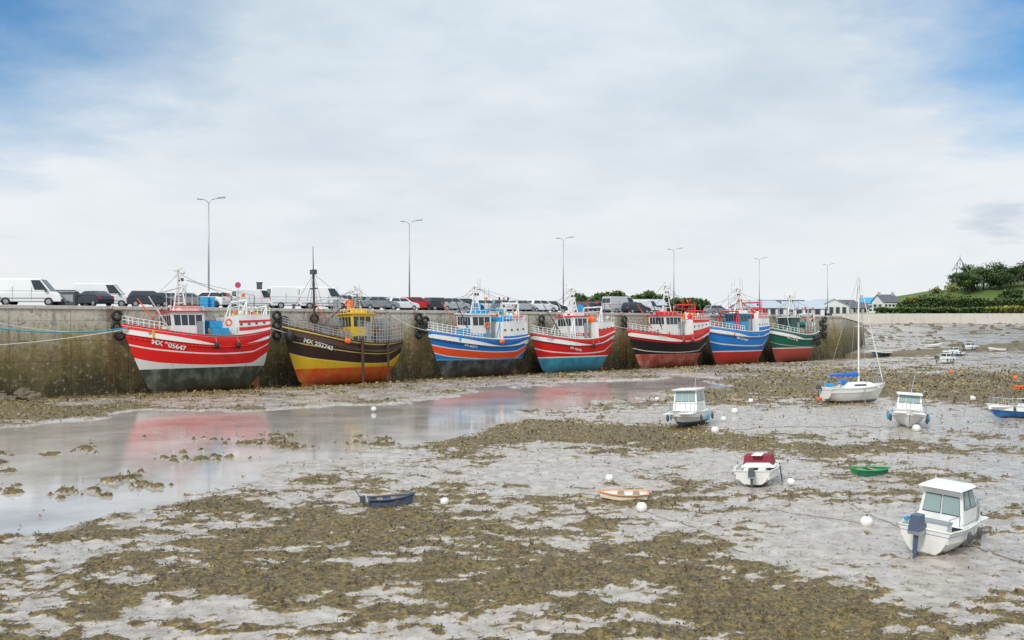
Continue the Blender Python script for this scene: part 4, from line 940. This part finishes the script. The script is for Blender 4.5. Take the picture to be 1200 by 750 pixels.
for px, py, r, c_ in ((521, 592, .16, 'white'), (752, 600, .2, 'white'), (1016, 618, .21, 'white'), (714, 564, .17, 'white'), (927, 569, .17, 'white'), (861, 485, .24, 'white'), (838, 508, .24, 'white'), (848, 494, .2, 'white'), (438, 482, .2, 'white'),
                     (1074, 506, .25, 'white'), (960, 470, .26, 'orange'), (1190, 445, .28, 'orange'), (880, 472, .2, 'white'), (1140, 470, .25, 'white'), (1000, 452, .22, 'white'), (1115, 438, .25, 'orange'), (770, 470, .2, 'white')):
    x, y = G(px, py); mb = MB(); mb.ball((x, y, r*.85), (r, r, r*.95), c_, 18, 12); mb.torus((x, y, r*1.85), r*.22, r*.07, 'black', (1, 0, 0), 10, 5); mb.cyl((x, y, r*1.6), (x, y, r*1.85), r*.12, r*.1, 'black', 6)
    mb.build('mooring_buoy', smooth=True)
M['muddyrope'] = paint('muddy_rope', (.13, .11, .08), .8, .7, scale=4)
def groundrope(pts, r=.009, m='muddyrope'):
    P = [Vector((*G(*p), 0)) for p in pts]; Q = []
    for a, b_ in zip(P[:-1], P[1:]):
        k = max(int((b_-a).length/.25), 2)
        for i in range(k): Q.append(a.lerp(b_, i/k))
    xs_ = np.array([p.x for p in Q]); ys_ = np.array([p.y for p in Q]); ys_ = ys_+(fbm(xs_*.5, ys_*.5, 3, 100)-.5)*1.2; xs_ = xs_+(fbm(ys_*.6, xs_*.6, 2, 101)-.5)*.5
    h_, _ = fields(xs_, ys_); mb = MB(); mb.path([(x, y, max(z, -.06)+r) for x, y, z in zip(xs_, ys_, h_)], r, m, 5); mb.build('mooring_line', smooth=True)
groundrope([(757, 600), (800, 612), (850, 640), (880, 650)]); groundrope([(1016, 618), (960, 606), (860, 596), (790, 600)])
groundrope([(830, 505), (960, 500), (1050, 502)], .012); groundrope([(1120, 640), (1190, 660), (1260, 680)], .012); groundrope([(460, 598), (500, 604), (560, 640)]); groundrope([(925, 572), (990, 590), (1090, 640)])

# ------------------------------------------------------------ world, sun, camera
w = bpy.data.worlds.new('World'); scene.world = w; w.use_nodes = True; nt = w.node_tree; bg = nt.nodes['Background']
tc = N(nt, 'ShaderNodeTexCoord'); d = tc.outputs['Generated']
sky = N(nt, 'ShaderNodeTexSky'); sky.sky_type = 'NISHITA'; sky.sun_disc = False; sky.sun_elevation = math.radians(42); sky.sun_rotation = math.radians(210); sky.air_density = 1.2; sky.dust_density = .5
sp = N(nt, 'ShaderNodeSeparateXYZ'); L_(nt, d, sp.inputs[0]); el = sp.outputs[2]
zc = math_(nt, 'ADD', math_(nt, 'MAXIMUM', el, 0), .16)
cx = math_(nt, 'DIVIDE', sp.outputs[0], zc); cy = math_(nt, 'DIVIDE', sp.outputs[1], zc)
cb = N(nt, 'ShaderNodeCombineXYZ'); L_(nt, cx, cb.inputs[0]); L_(nt, cy, cb.inputs[1])
n1 = noise(nt, cb.outputs[0], .75, 7, .5); n2 = noise(nt, cb.outputs[0], 2.4, 9, .62)
nn = math_(nt, 'ADD', math_(nt, 'MULTIPLY', n1, .65), math_(nt, 'MULTIPLY', n2, .35))
cl = ramp(nt, [(.38, (.52, .63, .74)), (.46, (.61, .71, .80)), (.54, (.71, .79, .86)), (.62, (.81, .86, .91)), (.7, (.87, .90, .93))]); L_(nt, nn, cl.inputs[0])
hz_ = mapr(nt, el, .05, .27, 1, 0)
c = mixc(nt, math_(nt, 'MULTIPLY', hz_, .85), cl.outputs[0], (.86, .885, .905))
mpv = N(nt, 'ShaderNodeMapping'); mpv.inputs['Scale'].default_value = (1, 1, 3.2); L_(nt, d, mpv.inputs[0])
n3 = noise(nt, mpv.outputs[0], 5., 7, .6); band = math_(nt, 'MULTIPLY', mapr(nt, el, .03, .07), mapr(nt, el, .12, .24, 1, 0))
c = mixc(nt, math_(nt, 'MULTIPLY', math_(nt, 'MULTIPLY', mapr(nt, n3, .50, .68), band), .5), c, (.64, .71, .78))
def spot(vec, r0, r1):
    v = Vector(vec).normalized(); ds = N(nt, 'ShaderNodeVectorMath', operation='DISTANCE'); L_(nt, d, ds.inputs[0]); ds.inputs[1].default_value = v
    q = math_(nt, 'ADD', ds.outputs['Value'], math_(nt, 'MULTIPLY', math_(nt, 'SUBTRACT', nn, .5), .45)); return mapr(nt, q, r0, r1, 1, 0)
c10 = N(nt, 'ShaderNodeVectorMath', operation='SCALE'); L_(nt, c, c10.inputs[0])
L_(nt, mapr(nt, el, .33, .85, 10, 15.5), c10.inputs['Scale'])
blue = mixc(nt, 1.0, sky.outputs[0], (.17, .68, 1.12), 'MULTIPLY')
bm = math_(nt, 'MAXIMUM', spot((-.60, 1, .39), .06, .26), spot((.63, 1, .36), .06, .22))
dk = spot((.485, 1, .085), .012, .045)
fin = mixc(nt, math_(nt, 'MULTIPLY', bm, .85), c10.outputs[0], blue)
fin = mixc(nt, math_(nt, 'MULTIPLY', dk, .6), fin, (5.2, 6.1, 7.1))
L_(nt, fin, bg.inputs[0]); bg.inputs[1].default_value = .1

sl = bpy.data.lights.new('sun', 'SUN'); sl.energy = 2.3; sl.angle = math.radians(12); sl.color = (1, .95, .87)
so = bpy.data.objects.new('sun', sl); COL.objects.link(so); so.rotation_euler = (math.radians(50), 0, math.radians(-30))
cam = bpy.data.cameras.new('camera'); cam.lens = 35; cam.sensor_width = 36; cam.clip_end = 12000
co = bpy.data.objects.new('camera', cam); COL.objects.link(co); co.location = (0, 0, H)
co.rotation_euler = (math.radians(90)-math.atan(3/F), 0, 0)
scene.camera = co
scene.view_settings.view_transform = 'Standard'; scene.view_settings.look = 'None'; scene.view_settings.exposure = 0
